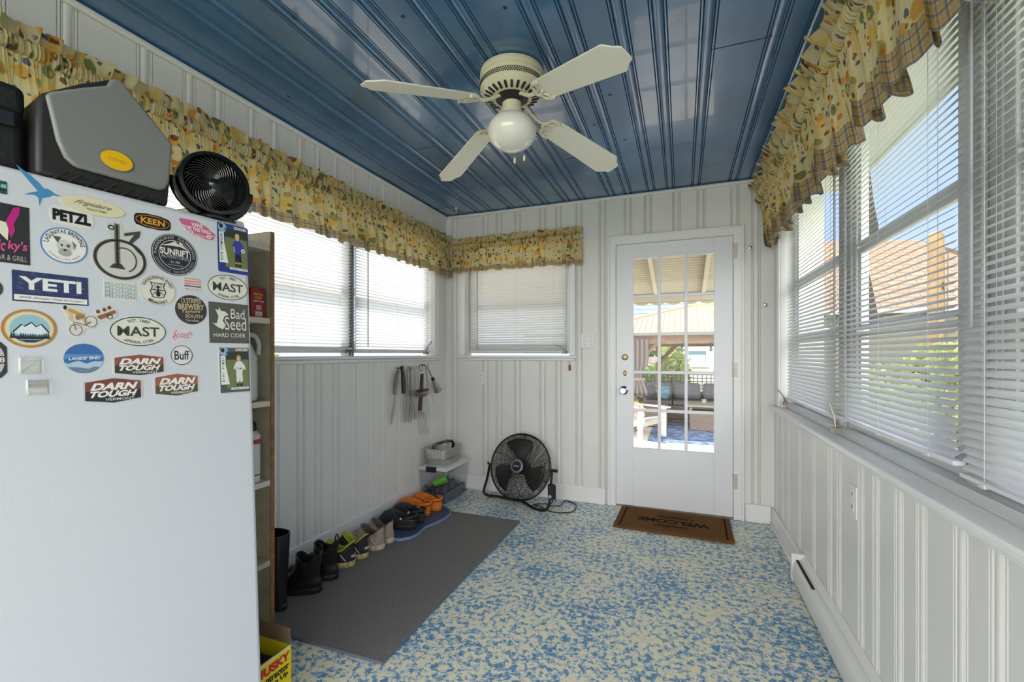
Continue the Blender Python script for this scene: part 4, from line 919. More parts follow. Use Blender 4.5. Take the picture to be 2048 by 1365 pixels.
mb = MB(); mb.smooth = True; mb.lathe([(.05, 0), (.062, .006), (.064, .02), (.064, .15), (.060, .17), (.064, .18), (.060, .20), (.045, .235), (.028, .262), (.020, .275), (.018, .30)], 36); mb.build('jug_body', m_jug, jg)
mb = MB(); mb.tube(curve_pts([(.015, .015, .285), (.035, .035, .285), (.048, .048, .25), (.046, .046, .20)], 6), .009, 10); mb.build('jug_handle', m_jug, jg)
mb = MB(); mb.lathe([(.021, .298), (.022, .32), (.018, .325), (0, .325)], 28); mb.build('jug_cap', M('white_cap', (235, 235, 235), .4), jg)
cn = empty('spray_can', (-1.722, 1.392, SH[2])); tag(cn, 'white and red spray can on the middle bookcase shelf', 'spray can')
mb = MB(); mb.lathe([(.028, 0), (.031, .002), (.031, .20), (.029, .204), (.018, .218), (.012, .22)], 32); mb.build('can_body', M('can_white', (206, 204, 200), .35), cn)
mb = MB(); mb.lathe([(.0314, .165), (.0314, .185)], 32, caps=False); mb.lathe([(.0314, .03), (.0314, .036)], 32, caps=False); mb.build('red_band', M('can_red', (170, 40, 36), .35), cn)
mb = MB(); mb.lathe([(.013, .218), (.017, .226), (.016, .25), (.008, .262), (0, .263)], 20); mb.build('nozzle', M('can_black', (24, 24, 24), .4), cn)
# yellow carton of bin bags on the floor between freezer and bookcase
m_yel = M('yellow_carton', (240, 216, 20), .5); m_kraft = M('kraft_board', (134, 110, 84), .8)
yx0, yx1, yy0, yy1, yh = -1.62, -1.30, 1.055, 1.205, .155
# it stands clear of the bookcase front
yx0 = -1.655
yb = empty('bin_bag_carton', (yx1, yy0, 0)); T = Matrix.Translation(-Vector(yb.location)); tag(yb, 'yellow carton of bin bags, open brown flaps, on the floor beside the freezer', 'carton')
mb = MB(); mb.M = T; t_ = .003
for q in [(yx0, yx0+t_, yy0, yy1, 0, yh), (yx1-t_, yx1, yy0, yy1, 0, yh), (yx0+t_, yx1-t_, yy0, yy0+t_, 0, yh), (yx0+t_, yx1-t_, yy1-t_, yy1, 0, yh), (yx0+t_, yx1-t_, yy0+t_, yy1-t_, 0, t_)]: mb.bb(*q)
mb.build('carton_box', m_yel, yb, smooth=False)
mb = MB(); mb.M = T @ Matrix.Translation((yx1-.0, (yy0+yy1)/2, yh)) @ Matrix.Rotation(math.radians(-125), 4, 'Y'); mb.bb(-.002, .001, -(yy1-yy0)/2, (yy1-yy0)/2, 0, .07); mb.build('white_flap', M('white_board', (226, 226, 226), .6), yb, smooth=False)
mb = MB(); mb.M = T @ Matrix.Translation(((yx0+yx1)/2, yy1, yh)) @ Matrix.Rotation(math.radians(6), 4, 'X'); mb.bb(-(yx1-yx0)/2, (yx1-yx0)/2, -.002, .001, 0, .062); mb.build('brown_flap', m_kraft, yb, smooth=False)
mb = MB(); mb.M = T; mb.bb(yx0+.01, yx1-.01, yy0+.01, yy1-.01, .01, yh-.05); mb.build('bag_roll', M('black_bags', (20, 20, 22), .4), yb, bevel=.01)
upd()
def d(a):
    a.text('HUSKY', 0, .62, .9, .2, (196, 30, 50), 2, .05); a.text('Contractor', .0, .2, .86, .16, (20, 20, 20), 2, .03); a.text('Clean Up', .1, -.16, .7, .14, (20, 20, 20), 2, .03); a.rect(-.7, .3, -.85, -.5, (190, 196, 200), 1)
flat_text(yb, [d], (yx1+.0004, (yy0+yy1)/2-.0, yh/2), (0, 1, 0), (0, 0, 1), yy1-yy0, yh)

# ================================================================ floor coverings
m_carp = M('charcoal_carpet_pile', (132, 129, 127), .95, spec=.1, bump=(420, .8), vary=(260, .35)); m_bind = M('blue_grey_binding', (96, 108, 122), .7)
cx0, cx1, cy0, cy1 = -1.93, -1.065, 1.412, 2.965
rg = empty('runner_rug', ((cx0+cx1)/2, (cy0+cy1)/2, 0)); T = Matrix.Translation(-Vector(rg.location)); tag(rg, 'charcoal grey runner rug with grey bound edge along the left wall', 'rug')
mb = MB(); mb.M = T; mb.bb(cx0+.01, cx1-.01, cy0+.01, cy1-.01, .001, .011); mb.build('pile', m_carp, rg, bevel=.003)
mb = MB(); mb.M = T
ed_ = [(cx0+.008, cy0+.006), (cx1-.006, cy0+.006), (cx1-.006, cy1-.006), (cx0+.008, cy1-.006)]
loop = []
for i in range(4):
    p, q = Vector(ed_[i]), Vector(ed_[(i+1) % 4])
    for k in range(14): s = p.lerp(q, k/14); loop.append((s.x+random.uniform(-.0015, .0015), s.y+random.uniform(-.0015, .0015), .0060))
mb.tube(loop, .0060, 8, closed=True); mb.build('bound_edge', m_bind, rg)
CT = .0125
# coir doormat
m_coir = M('coir_fibre', (126, 88, 52), .95, spec=.1, bump=(300, 1.0), vary=(220, .4)); m_coirk = M('black_coir_print', (44, 38, 34), .95, spec=.1, bump=(300, 1))
dm = empty('doormat', (-.062, 3.305, 0), math.radians(-1.5)); tag(dm, 'brown coir doormat with black lettering in front of the glazed door', 'doormat')
mb = MB(); mb.prism([(-.375, -.208), (.375, -.208), (.372, .215), (-.378, .215)], .0, .018); mb.build('coir_pile', m_coir, dm, bevel=.004)
mb = MB()
for sx_ in (-1, 1): mb.bb(sx_*.335-.006, sx_*.335+.006, -.19, .195, .018, .0188)
def dtext(t, cx, cy, w, h, bold=.02):
    vs, fs = tgeo(t, bold); mb.add([(cx-x*w, cy-y*h, .0188) for x, y in vs], fs)
dtext('WELCOME', 0, -.01, .235, .038, .04)
for sg in (-1, 1):
    mb.tube([(.2*math.sin(i/14*PI*2)*.5+sg*.0, .085*sg+.012*math.cos(i*1.3)-.01, .0182) for i in range(15)], .0022, 5)
    for k in range(9): x = -.12+.03*k; mb.tube([(x, .07*sg-.01, .0182), (x+.012, .095*sg-.01, .0182)], .003, 5)
    dtext('to our porch' if sg < 0 else 'please come in', 0, .125*sg-.005, .12, .012, .01)
mb.build('black_print', m_coirk, dm, smooth=False)

# ================================================================ shoes
def outline(xh, xt, w, n=28, heel=.80, z=0, tiltf=None, yo=0):
    mid, hl = (xh+xt)/2, (xt-xh)/2; out = []
    for i in range(n):
        a = 2*PI*i/n; ca, sa = math.cos(a), math.sin(a)
        ex = abs(ca)**.85*(1 if ca >= 0 else -1); ey = abs(sa)**.8*(1 if sa >= 0 else -1)
        x = mid+hl*ex; y = w*ey*((heel+1)/2+(1-heel)/2*ca)+yo
        out.append((x, y, z+(tiltf(x) if tiltf else 0)))
    return out
def rings(mb, rs, n=28, cap0=False, cap1=False):
    vs = []
    for r in rs: vs += r
    fs = []
    for j in range(len(rs)-1):
        for i in range(n): k = (i+1) % n; fs.append((j*n+i, j*n+k, (j+1)*n+k, (j+1)*n+i))
    if cap0: fs.append(tuple(reversed(range(n))))
    if cap1: fs.append(tuple((len(rs)-1)*n+i for i in range(n)))
    mb.add(vs, fs)
m_rub = M('black_rubber_sole', (20, 20, 21), .55); m_lea = M('black_leather', (26, 27, 29), .28, bump=(40, .12), coat=.15)
def shoe_empty(name, x, y, z, rz, label, cat='shoe', group=None):
    o = empty(name, (x, y, z), rz); tag(o, label, cat, group); return o
def chelsea(x, y, rz, label):
    o = shoe_empty('chelsea_boot', x, y, CT, rz, label, 'boot', 'black chelsea boots'); m = MB()
    rings(m, [outline(0, .285, .05, z=0), outline(-.004, .29, .052, z=.006), outline(-.004, .29, .052, z=.024), outline(0, .286, .05, z=.028)], cap0=True, cap1=True); m.bb(.075, .11, -.03, .03, -.0005, .004); m.build('sole', m_rub, o)
    m = MB(); tf = lambda x: .018*math.cos((x-.01)/.11*2*PI)
    R = [(.026, .002, .283, .049, 0), (.04, -.001, .279, .050, 0), (.055, .0, .262, .0485, 0), (.066, .004, .235, .047, 0), (.075, .008, .195, .045, .1), (.088, .010, .158, .043, .3), (.105, .008, .135, .042, .5), (.13, .004, .124, .044, .8), (.155, .0, .122, .046, 1), (.172, -.002, .123, .047, 1), (.172, .002, .119, .043, 1), (.14, .008, .116, .039, .8), (.08, .015, .12, .036, 0), (.05, .02, .19, .034, 0)]
    rings(m, [outline(a, b, w, z=z, tiltf=(lambda x, k=k: k*tf(x)), heel=.95 if z > .1 else .82) for z, a, b, w, k in R], cap1=True); m.build('upper', m_lea, o)
    for sg in (-1, 1):
        m = MB(); pts = [(.035, .165), (.09, .165), (.082, .10), (.06, .075), (.045, .10)]
        m.grid(lambda u, v: (lambda zz: (.062+(u-.5)*(.050*(.5+.5*v)), sg*(.0445+.004*v+.0005), zz))(.085+.072*v), 3, 5); m.build('elastic_gore', M('elastic_black', (16, 16, 17), .8, bump=(300, .5)), o, solid=.002)
    m = MB(); m.tube(curve_pts([(.0, -.006, .16), (-.006, 0, .205), (.004, 0, .232), (.012, 0, .205), (.008, .0, .165)], 5), .006, 6, flat=.35); m.build('pull_tab', m_rub, o); return o
def sneaker(x, y, rz, label, name, cols, low=True, tabs=False, txt=None, grp=None):
    o = shoe_empty(name, x, y, CT, rz, label, 'shoe', grp); up, so, li, ac = cols; m = MB()
    rings(m, [outline(.006, .28, .046, z=0), outline(-.004, .288, .050, z=.008), outline(-.006, .290, .050, z=.024), outline(0, .284, .047, z=.030)], cap0=True, cap1=True); m.build('sole', so, o)
    m = MB(); tf = lambda x: .020*math.cos((x-.0)/.15*2*PI)+.004
    R = [(.026, .0, .28, .046, 0), (.042, -.003, .275, .047, 0), (.054, -.001, .255, .045, 0), (.064, .004, .215, .043, .1), (.076, .005, .178, .040, .4), (.088, .002, .155, .037, .8), (.092, .001, .150, .036, 1), (.090, .007, .144, .031, 1)]
    rings(m, [outline(a, b, w, z=z, tiltf=(lambda x, k=k: k*tf(x)), heel=.88) for z, a, b, w, k in R]); m.build('upper', up, o)
    m = MB(); R = [(.090, .007, .144, .031, 1), (.075, .011, .143, .028, .6), (.045, .018, .17, .028, 0)]
    rings(m, [outline(a, b, w, z=z+.0003, tiltf=(lambda x, k=k: k*tf(x)), heel=.88) for z, a, b, w, k in R], cap1=True)
    m.tube([(q[0], q[1], q[2]+.001) for q in outline(.003, .148, .034, z=.091, tiltf=tf, heel=.88)], .004, 8, closed=True); m.build('lining', li, o)
    m = MB(); m.add(outline(.02, .17, .0275, z=.056, heel=.88), [tuple(range(28))]); m.add([], []); m.build('insole', m_rub, o, smooth=False); o.scale = (1, 1, 1.18)
    m = MB()
    for k in range(4):
        xx = .135+.022*k; zz = .088-.0085*k-.0; m.tube(curve_pts([(xx, -.028, zz-.006), (xx+.012, 0, zz+.006), (xx, .028, zz-.006)], 4), .0022, 5)
    m.build('laces', ac, o)
    for sg in (-1, 1):
        for (xa, xb) in ((.03, .06), (.10, .135), (.15, .18)):
            m = MB(); m.tube(curve_pts([(xa, sg*.0475, .038), ((xa+xb)/2, sg*.0475, .052), (xb, sg*.044, .066)], 3), .0025, 5)
            m.build('side_stripe', ac, o)
    if tabs:
        m = MB(); m.tube(curve_pts([(-.002, 0, .10), (-.012, 0, .122), (-.0, 0, .135), (.006, 0, .115)], 5), .004, 6); m.build('heel_loop', up, o)
    if txt:
        vs, fs = tgeo(txt, .04); m = MB(); m.add([(-.0065+.0+abs(p[0])**2*.012-.004*(0), -p[0]*.030, .055+p[1]*.007) for p in vs], fs); m.build('lettering', ink((225, 225, 225)), o, smooth=False)
    return o
def clog(x, y, rz, label, mat, name='foam_clog', grp=None, btn=None):
    o = shoe_empty(name, x, y, CT+.008, rz, label, 'clog', grp); m = MB()
    rings(m, [outline(.01, .272, .046, z=0, heel=.78), outline(.0, .282, .052, z=.012, heel=.78), outline(-.003, .286, .054, z=.026, heel=.78), outline(.002, .28, .050, z=.032, heel=.78)], cap0=True, cap1=True); m.build('sole', mat, o)
    tf = lambda x: .052*max(0, (x-.02)/.15)**1.3; m = MB()
    R = [(.028, .0, .281, .050, 0), (.045, -.002, .278, .052, 0), (.060, -.001, .262, .051, .15), (.066, -.002, .235, .049, .45), (.068, -.003, .195, .046, .8), (.062, -.004, .165, .045, 1.0), (.060, .004, .155, .038, 1), (.045, .014, .15, .036, .8), (.034, .02, .18, .035, 0)]
    rings(m, [outline(a, b, w, z=z, tiltf=(lambda x, k=k: k*tf(x)), heel=.80) for z, a, b, w, k in R], cap1=True); m.build('upper', mat, o)
    m = MB()
    for k in range(13):
        a = math.radians(-155+310*k/12); 
        m.tube([(.085-.088*math.cos(math.radians(75*(k/6-1))), .052*math.sin(math.radians(90*(k/6-1))), .078+.012*math.cos(math.radians(60*(k/6-1)))) for k in range(13)], .0055, 8, flat=1.6); break
    m.build('heel_strap', mat, o)
    m = MB()
    for (hx, hy) in [(.20, 0), (.20, .022), (.20, -.022), (.225, .011), (.225, -.011), (.25, 0), (.178, .034), (.178, -.034), (.225, .032), (.225, -.032), (.25, .02), (.25, -.02)]:
        m.M = Matrix.Translation((hx, hy, .103-(hx-.178)*.62-abs(hy)**2*9)) @ Matrix.Rotation(.5, 4, 'Y'); m.lathe([(.0045, -.004), (.0045, .002), (0, .0021)], 10)
    m.build('vent_hole', M('vent_hole_dark', (12, 12, 12), .8), o)
    for sg in (-1, 1):
        m = MB(); m.M = Matrix.Translation((.088, sg*.052, .078)) @ Matrix.Rotation(PI/2*sg*-1, 4, 'X'); m.lathe([(.007, 0), (.007, .003), (.004, .005), (0, .005)], 14); m.build('strap_rivet', btn or mat, o)
    return o
PI_ = PI
chelsea(-1.672, 1.735, PI+.40, 'black leather chelsea boot nearest the camera, beside the rubber boot')
chelsea(-1.688, 1.862, PI+.30, 'black leather chelsea boot standing next to the black and lime shoes')
mbk = M('black_mesh', (30, 31, 34), .6, bump=(200, .4)); msol = M('tan_lug_sole', (176, 160, 110), .6, vary=(60, .35)); mlime = M('lime_lining', (168, 180, 60), .8); mgr = M('light_grey_trim', (190, 190, 190), .5)
sneaker(-1.700, 2.005, PI+.34, 'black trail shoe with lime lining, next to the chelsea boots', 'trail_shoe', (mbk, msol, mlime, mgr), tabs=False, txt='SALOMON', grp='black and lime trail shoes')
sneaker(-1.695, 2.112, PI+.26, 'black trail shoe with lime lining, next to the beige shoes', 'trail_shoe', (mbk, msol, mlime, mgr), tabs=True, txt='SALOMON', grp='black and lime trail shoes')
mbe = M('dirty_beige_mesh', (158, 144, 132), .7, vary=(30, .2), bump=(150, .4)); mbs = M('dirty_white_sole', (186, 176, 154), .6, vary=(40, .25)); mbl = M('brown_lining', (96, 82, 78), .8)
sneaker(-1.675, 2.235, PI+.14, 'worn beige sneaker with dirty sole, next to the black and lime shoes', 'beige_sneaker', (mbe, mbs, mbl, mgr), grp='worn beige sneakers')
sneaker(-1.680, 2.334, PI+.1, 'worn beige sneaker with dirty sole, next to the blue boot tray', 'beige_sneaker', (mbe, mbs, mbl, mgr), grp='worn beige sneakers')
mck = M('black_foam', (36, 37, 40), .55, bump=(200, .1)); mco = M('orange_foam', (214, 118, 36), .5, bump=(200, .1))
clog(-1.655, 2.555, PI+.14, 'black foam clog nearest the camera on the blue tray', mck, grp='black foam clogs', btn=mgr)
clog(-1.665, 2.665, PI-.05, 'black foam clog on the blue tray beside an orange one', mck, grp='black foam clogs', btn=mgr)
clog(-1.700, 2.80, PI+.05, 'orange foam clog on the blue tray beside a black one', mco, grp='orange foam clogs', btn=mck)
clog(-1.675, 2.918, PI-.04, 'orange foam clog nearest the clear storage bin', mco, grp='orange foam clogs', btn=mck)
# tray
m_tr1 = M('light_blue_plastic', (112, 138, 178), .4); m_tr2 = M('navy_tray_floor', (62, 76, 108), .45)
tp = [atz(u, v, CT) for u, v in [(765, 1078), (782, 1083), (800, 1084), (820, 1080), (835, 1073), (843, 1065), (852, 1058), (872, 1050), (890, 1041), (901, 1031), (903, 1024), (896, 1018), (884, 1013)]]
ol = [(-1.955, tp[0].y+.0)]+[(p.x, p.y) for p in tp[1:]]+[(-1.955, tp[-1].y)]
tr = empty('boot_tray', (-1.78, 2.68, CT)); T = Matrix.Translation((1.78, -2.68, 0)); tag(tr, 'wavy edged blue plastic boot tray under the clogs', 'tray')
cxm = sum(p[0] for p in ol)/len(ol); cym = sum(p[1] for p in ol)/len(ol)
def shr(k): return [(cxm+(p[0]-cxm)*(1-k*.9), cym+(p[1]-cym)*(1-k*.6)) for p in ol]
mb = MB(); mb.M = T; n = len(ol); vs = []
for k, z in ((0, 0), (0, .008), (.035, .016), (.075, .016), (.09, .006)): vs += [(x, y, z) for x, y in shr(k)]
fs = []
for j in range(4):
    for i in range(n): q = (i+1) % n; fs.append((j*n+i, j*n+q, (j+1)*n+q, (j+1)*n+i))
fs.append(tuple(reversed(range(n)))); mb.add(vs, fs); mb.build('raised_rim', m_tr1, tr, bevel=0)
mb = MB(); mb.M = T; mb.add([(x, y, .0062) for x, y in shr(.09)], [tuple(range(n))]); mb.build('tray_floor', m_tr2, tr, smooth=False)
# rubber boot beside the bookcase
rb = shoe_empty('rubber_boot', -1.705, 1.545, CT, PI, 'tall black rubber boot wedged behind the bookcase side', 'boot'); m = MB()
rings(m, [outline(-.002, .225, .048, z=0), outline(-.005, .23, .05, z=.02), outline(0, .226, .048, z=.028)], cap0=True, cap1=True); m.build('sole', m_rub, rb)
m = MB(); R = [(.026, .0, .222, .046), (.06, .002, .205, .045), (.08, .006, .165, .045), (.10, .008, .135, .045), (.14, .006, .125, .047), (.22, .0, .13, .052), (.33, -.006, .135, .056), (.345, -.007, .136, .057), (.345, -.002, .131, .052), (.25, .006, .124, .046), (.12, .016, .11, .036)]
rings(m, [outline(a, b, w, z=z, heel=.95) for z, a, b, w in R], cap1=True); m.build('shaft', M('shiny_black_rubber', (22, 22, 23), .3, coat=.2), rb)

# ================================================================ floor fan in the corner
m_fk = M('black_powder_coat', (18, 18, 19), .4); m_fg = M('grey_hub_ring', (110, 112, 116), .35)
ff = empty('floor_fan', (-1.262, 3.30, 0)); tag(ff, 'black high velocity floor fan tilted back on a tube stand before the wall', 'fan')
hub = Vector((0, .02, 0)); ctr = CP + ray(1040, 934)*((3.62)/ray(1040, 934).dot(Vector((-math.sin(YAW), math.cos(YAW), 0)))) - Vector((-1.262, 3.30, 0))
ax = (CP-(ctr+Vector((-1.262, 3.30, 0)))); ax.z = 0; ax = ax.normalized(); ax = (ax*1.0+Vector((-.42, 0, .28))).normalized()
FF = Matrix.Translation(ctr) @ ax.to_track_quat('Z', 'Y').to_matrix().to_4x4(); Rf = .262
def circ(r, z, n=64): return [(r*math.cos(2*PI*i/n), r*math.sin(2*PI*i/n), z) for i in range(n)]
mb = MB(); mb.M = FF
dome = lambda r: .055*(1-(r/Rf)**2.2)+.012
for k in range(21):
    r = .058+(Rf-.01-.058)*k/20; mb.tube(circ(r, dome(r), 56), .0017, 4, closed=True)
for k in range(20):
    a = 2*PI*k/20; mb.tube([(r*math.cos(a+.6*(r/Rf)), r*math.sin(a+.6*(r/Rf)), dome(r)-.003) for r in [.045+(Rf-.045)*i/8 for i in range(9)]], .0018, 5)
mb.build('front_grille', m_fk, ff)
mb = MB(); mb.M = FF
for k in range(15):
    r = .075+(Rf-.01-.075)*k/14; mb.tube(circ(r, -.075+.05*(r/Rf)**3, 48), .0016, 4, closed=True)
for k in range(16):
    a = 2*PI*k/16; mb.tube([(r*math.cos(a), r*math.sin(a), -.077+.05*(r/Rf)**3) for r in [.05+(Rf-.05)*i/6 for i in range(7)]], .0018, 5)
mb.build('rear_grille', m_fk, ff)
mb = MB(); mb.M = FF; mb.tube(circ(Rf, 0, 72), .0075, 8, closed=True); mb.tube(circ(Rf-.001, .010, 72), .004, 6, closed=True); mb.build('outer_ring', m_fk, ff)
mb = MB(); mb.M = FF; mb.lathe([(.055, .058), (.054, .068), (.040, .074), (.038, .068)], 36); mb.build('hub_ring', m_fg, ff)
mb = MB(); mb.M = FF; mb.lathe([(.039, .062), (.038, .070), (0, .071)], 36); ho = mb.build('hub_badge', M('dark_badge', (22, 28, 44), .3), ff)
vs, fs = tgeo('LASKO', .03); mb = MB(); mb.M = FF; mb.add([(x*.024, y*.0045, .0718) for x, y in vs], fs); mb.build('lettering', ink((190, 194, 200)), ho, smooth=False)
mb = MB(); mb.M = FF; mb.lathe([(.058, -.10), (.062, -.07), (.055, -.02), (0, -.015)], 28); mb.build('motor', m_fk, ff)
m_fb = M('grey_metal_blade', (70, 68, 64), .45, metal=.5)
for k in range(3):
    mb = MB(); mb.M = FF @ Matrix.Rotation(2*PI*k/3+1.45, 4, 'Z')
    def f(u, v):
        r = .03+u*.195; w_ = .28+.30*math.sin(min(1, u*1.1)*PI*.62); a = (v-.5)*w_*1.9+.25*u
        return (r*math.cos(a), r*math.sin(a), .012+.045*(v-.5)*(1-.3*u))
    mb.grid(f, 8, 10); mb.build('blade', m_fb, ff, solid=.0016)
# tube stand: U shaped base rising to both pivots
L0 = Vector((-1.262, 3.30, 0)); fl = atz(968, 990, .012)-L0; fr = atz(1098, 1020, .012)-L0
sd = (FF.to_3x3() @ Vector((1, 0, 0))); sd.z = 0; sd.normalize()
if sd.x < 0: sd = -sd
pl, prt = ctr-sd*(Rf+.014), ctr+sd*(Rf+.014)
back = Vector((.02, .0, 0)); bl = fl+Vector((.36, -.06, .0)); 
mb = MB(); path = [pl, pl+(fl-pl)*.5, fl+Vector((-.002, .0, .03)), fl+Vector((.035, -.0, 0)), fl+Vector((.13, -.0, 0)), (fl+fr)/2+Vector((-.06, .05, .0)), (fl+fr)/2+Vector((.04, .04, 0)), fr+Vector((-.13, -.0, 0)), fr+Vector((-.035, -.03, 0)), fr+Vector((.0, -.01, .03)), prt+(fr-prt)*.5, prt]
path = [Vector((p.x, p.y, max(p.z, .012))) for p in path]
mb.tube(curve_pts(path, 7), .0105, 10); mb.build('tube_stand', m_fk, ff)
for p in (fl+Vector((.06, 0, 0)), fr+Vector((-.06, -.02, 0))):
    mb = MB(); mb.M = Matrix.Translation((p.x, p.y, .0)); mb.lathe([(.016, 0), (.016, .012), (.012, .02)], 14); mb.build('rubber_foot', m_rub, ff)
for p, s_ in ((pl, -1), (prt, 1)):
    mb = MB(); mb.cyl(p-sd*.02, p+sd*.035*(1 if s_ > 0 else 0)+sd*.012-sd*(.03 if s_ < 0 else 0), .012, n=12); mb.build('pivot_knob', m_fk, ff)
cb = atz(1106, 975, .18); pb = prt+(fr-prt)*.55
mb = MB(); mb.box(pb+Vector((.02, -.03, .01)), (.055, .05, .11), rz=.5); co = mb.build('control_box', m_fk, ff, bevel=.008)
mb = MB(); mb.M = Matrix.Translation(pb+Vector((.012, -.06, -.018))) @ Matrix.Rotation(PI/2, 4, 'X') @ Matrix.Rotation(.5, 4, 'Y'); mb.lathe([(.013, 0), (.012, .010), (0, .011)], 20); mb.build('dial', M('silver_dial', (190, 192, 196), .3, metal=.6), co)
cp_ = [pb+Vector((.02, -.02, -.04)), fr+Vector((.02, .02, .05)), fr+Vector((-.03, .06, .006)), fr+Vector((.06, .10, .006)), atz(1130, 1002, .006)-L0, atz(1152, 1010, .006)-L0, atz(1145, 1024, .006)-L0, atz(1120, 1026, .006)-L0, fr+Vector((.03, -.05, .006)), fr+Vector((-.06, -.03, .026)), fr+Vector((-.14, .05, .006)), fr+Vector((-.05, .10, .006)), fr+Vector((.0, .06, .010))]
mb = MB(); mb.tube(curve_pts([Vector((p.x, p.y, max(.006, p.z))) for p in cp_], 7), .0042, 6); mb.build('power_cord', m_fk, ff)

# ================================================================ clear bin, foil pans, cup
m_clear = glass_mat('clear_plastic', (.93, .94, .96), .08)
bn = empty('storage_bin', (-1.85, 3.29, 0)); T = Matrix.Translation((1.85, -3.29, 0)); tag(bn, 'clear plastic storage bin with a white lid and navy latch in the corner', 'storage bin')
X0, X1, Y0, Y1, Hb = -1.962, -1.745, 3.10, 3.47, .262
def taper(mb, k0, k1, z0, z1, t=.0): # wall quads
    a = (X0-k0, X1+k0, Y0-k0, Y1+k0); b = (X0-k1, X1+k1, Y0-k1, Y1+k1); v = []
    for q, z in ((a, z0), (b, z1)): v += [(q[0], q[2], z), (q[1], q[2], z), (q[1], q[3], z), (q[0], q[3], z)]
    mb.add(v, [(0, 1, 5, 4), (1, 2, 6, 5), (2, 3, 7, 6), (3, 0, 4, 7)])
mb = MB(); mb.M = T; taper(mb, 0, .014, .002, Hb); mb.bb(X0, X1, Y0, Y1, .001, .003); mb.build('tub', m_clear, bn, smooth=False)
mb = MB(); mb.M = T; mb.bb(X0-.018+.008, X1+.026, Y0-.022, Y1+.02, Hb+.001, Hb+.022); mb.bb(X0, X1+.012, Y0-.01, Y1+.01, Hb+.022, Hb+.028); mb.build('lid', M('white_lid', (222, 222, 218), .4), bn, bevel=.006)
mb = MB(); mb.M = T; mb.bb(-1.905, -1.81, Y0-.030, Y0-.022, Hb-.012, Hb+.024); mb.bb(-1.905, -1.81, Y0-.03, Y0-.012, Hb+.0225, Hb+.03); tag(mb.build('latch', M('navy_plastic', (28, 32, 62), .4), bn, bevel=.003), 'navy plastic latch')
o = MB(); o.M = Matrix.Identity(4); o.grid(lambda u, v: (X0+.008+u*(X1-X0-.016), Y0+.008+v*(Y1-Y0-.016), .095+.018*math.sin(u*5+1)*math.cos(v*6)+.012*math.sin(u*23+v*17)), 24, 30)
o.add([(X0+.008, Y0+.008, .005), (X1-.008, Y0+.008, .005), (X1-.008, Y1-.008, .005), (X0+.008, Y1-.008, .005)], [(3, 2, 1, 0)])
kk = 25*31
for i in range(24): pass
o.bb(X0+.009, X1-.009, Y0+.009, Y1-.009, .005, .078)
q = o.build('dark_granules', M('dark_granules', (104, 108, 122), .9, bump=(160, 1), vary=(120, .5)), smooth=False); tag(q, 'dark grey granules filling the lower part of the clear bin', 'granules', kind='stuff')
cu = empty('plastic_cup', mat=Matrix.Translation((-1.845, 3.19, .152)) @ Matrix.Rotation(math.radians(35), 4, 'Z') @ Matrix.Rotation(math.radians(68), 4, 'Y')); tag(cu, 'bright green plastic cup lying inside the clear storage bin', 'cup')
mb = MB(); mb.smooth = True; mb.lathe([(0, -.055), (.024, -.055), (.026, -.05), (.035, .055), (.0375, .057), (.034, .055), (.024, -.045), (0, -.046)], 32, caps=False); mb.build('cup_body', M('green_plastic', (110, 205, 60), .4, trans=.2), cu)
m_foil = M('crinkled_foil', (206, 206, 204), .3, metal=.6, bump=(70, .9))
def pan(x, y, z, sx_, sy_, h, rz, label):
    o = empty('foil_pan', (x, y, z), rz); tag(o, label, 'foil pan', 'foil pans stacked on the bin lid'); mb = MB(); W, D, t = sx_/2, sy_/2, .0012; s_ = .82
    N_ = 60
    def per(k, zz, wob):
        out = []
        for i in range(N_):
            a = 2*PI*i/N_; ca, sa = math.cos(a), math.sin(a); e = 5; rr = (abs(ca)**e+abs(sa)**e)**(-1/e); w_ = 1+wob*math.sin(i*PI)
            out.append((W*k*rr*ca+wob*.004*(-1)**i, D*k*rr*sa+wob*.004*(-1)**i, zz))
        return out
    R = [per(.9, 0, 0), per(.93, .004, .4), per(1, h-.004, .6), per(1.03, h, .1), per(1.06, h-.003, 0), per(1.03, h-.001, 0), per(.985, h-.003, .6), per(.915, .006, .4), per(.88, .003, 0)]
    rings(mb, R, N_, cap0=True, cap1=True); mb.build('pan_body', m_foil, o); return o
ZP = Hb+.0285
pan(-1.845, 3.265, ZP, .19, .27, .05, .02, 'shallow foil pan at the bottom, resting on the white bin lid')
p2 = pan(-1.852, 3.262, ZP+.051, .215, .30, .085, -.03, 'deep crinkled foil pan stacked on top, holding a black handle')
gp = empty('grill_press', (-1.84, 3.225, ZP+.058)); tag(gp, 'black curved tool handle with a dark red inset resting in the foil pan', 'grill tool')
mb = MB(); mb.tube(curve_pts([(-.045, -.05, .03), (-.055, -.045, .085), (-.02, -.02, .108), (.04, .03, .122), (.065, .06, .108), (.06, .06, .05), (.05, .05, .03)], 6), .011, 10); mb.build('handle', m_bp, gp)
mb = MB(); mb.tube(curve_pts([(-.015, -.026, .117), (.04, .022, .132)], 6), .005, 8); mb.build('handle_inset', M('dark_red_inset', (110, 30, 32), .5), gp)
mb = MB(); mb.bb(-.07, .07, -.075, .08, .0, .03); mb.build('press_plate', M('dark_steel', (60, 60, 62), .4, metal=.8), gp, bevel=.005)

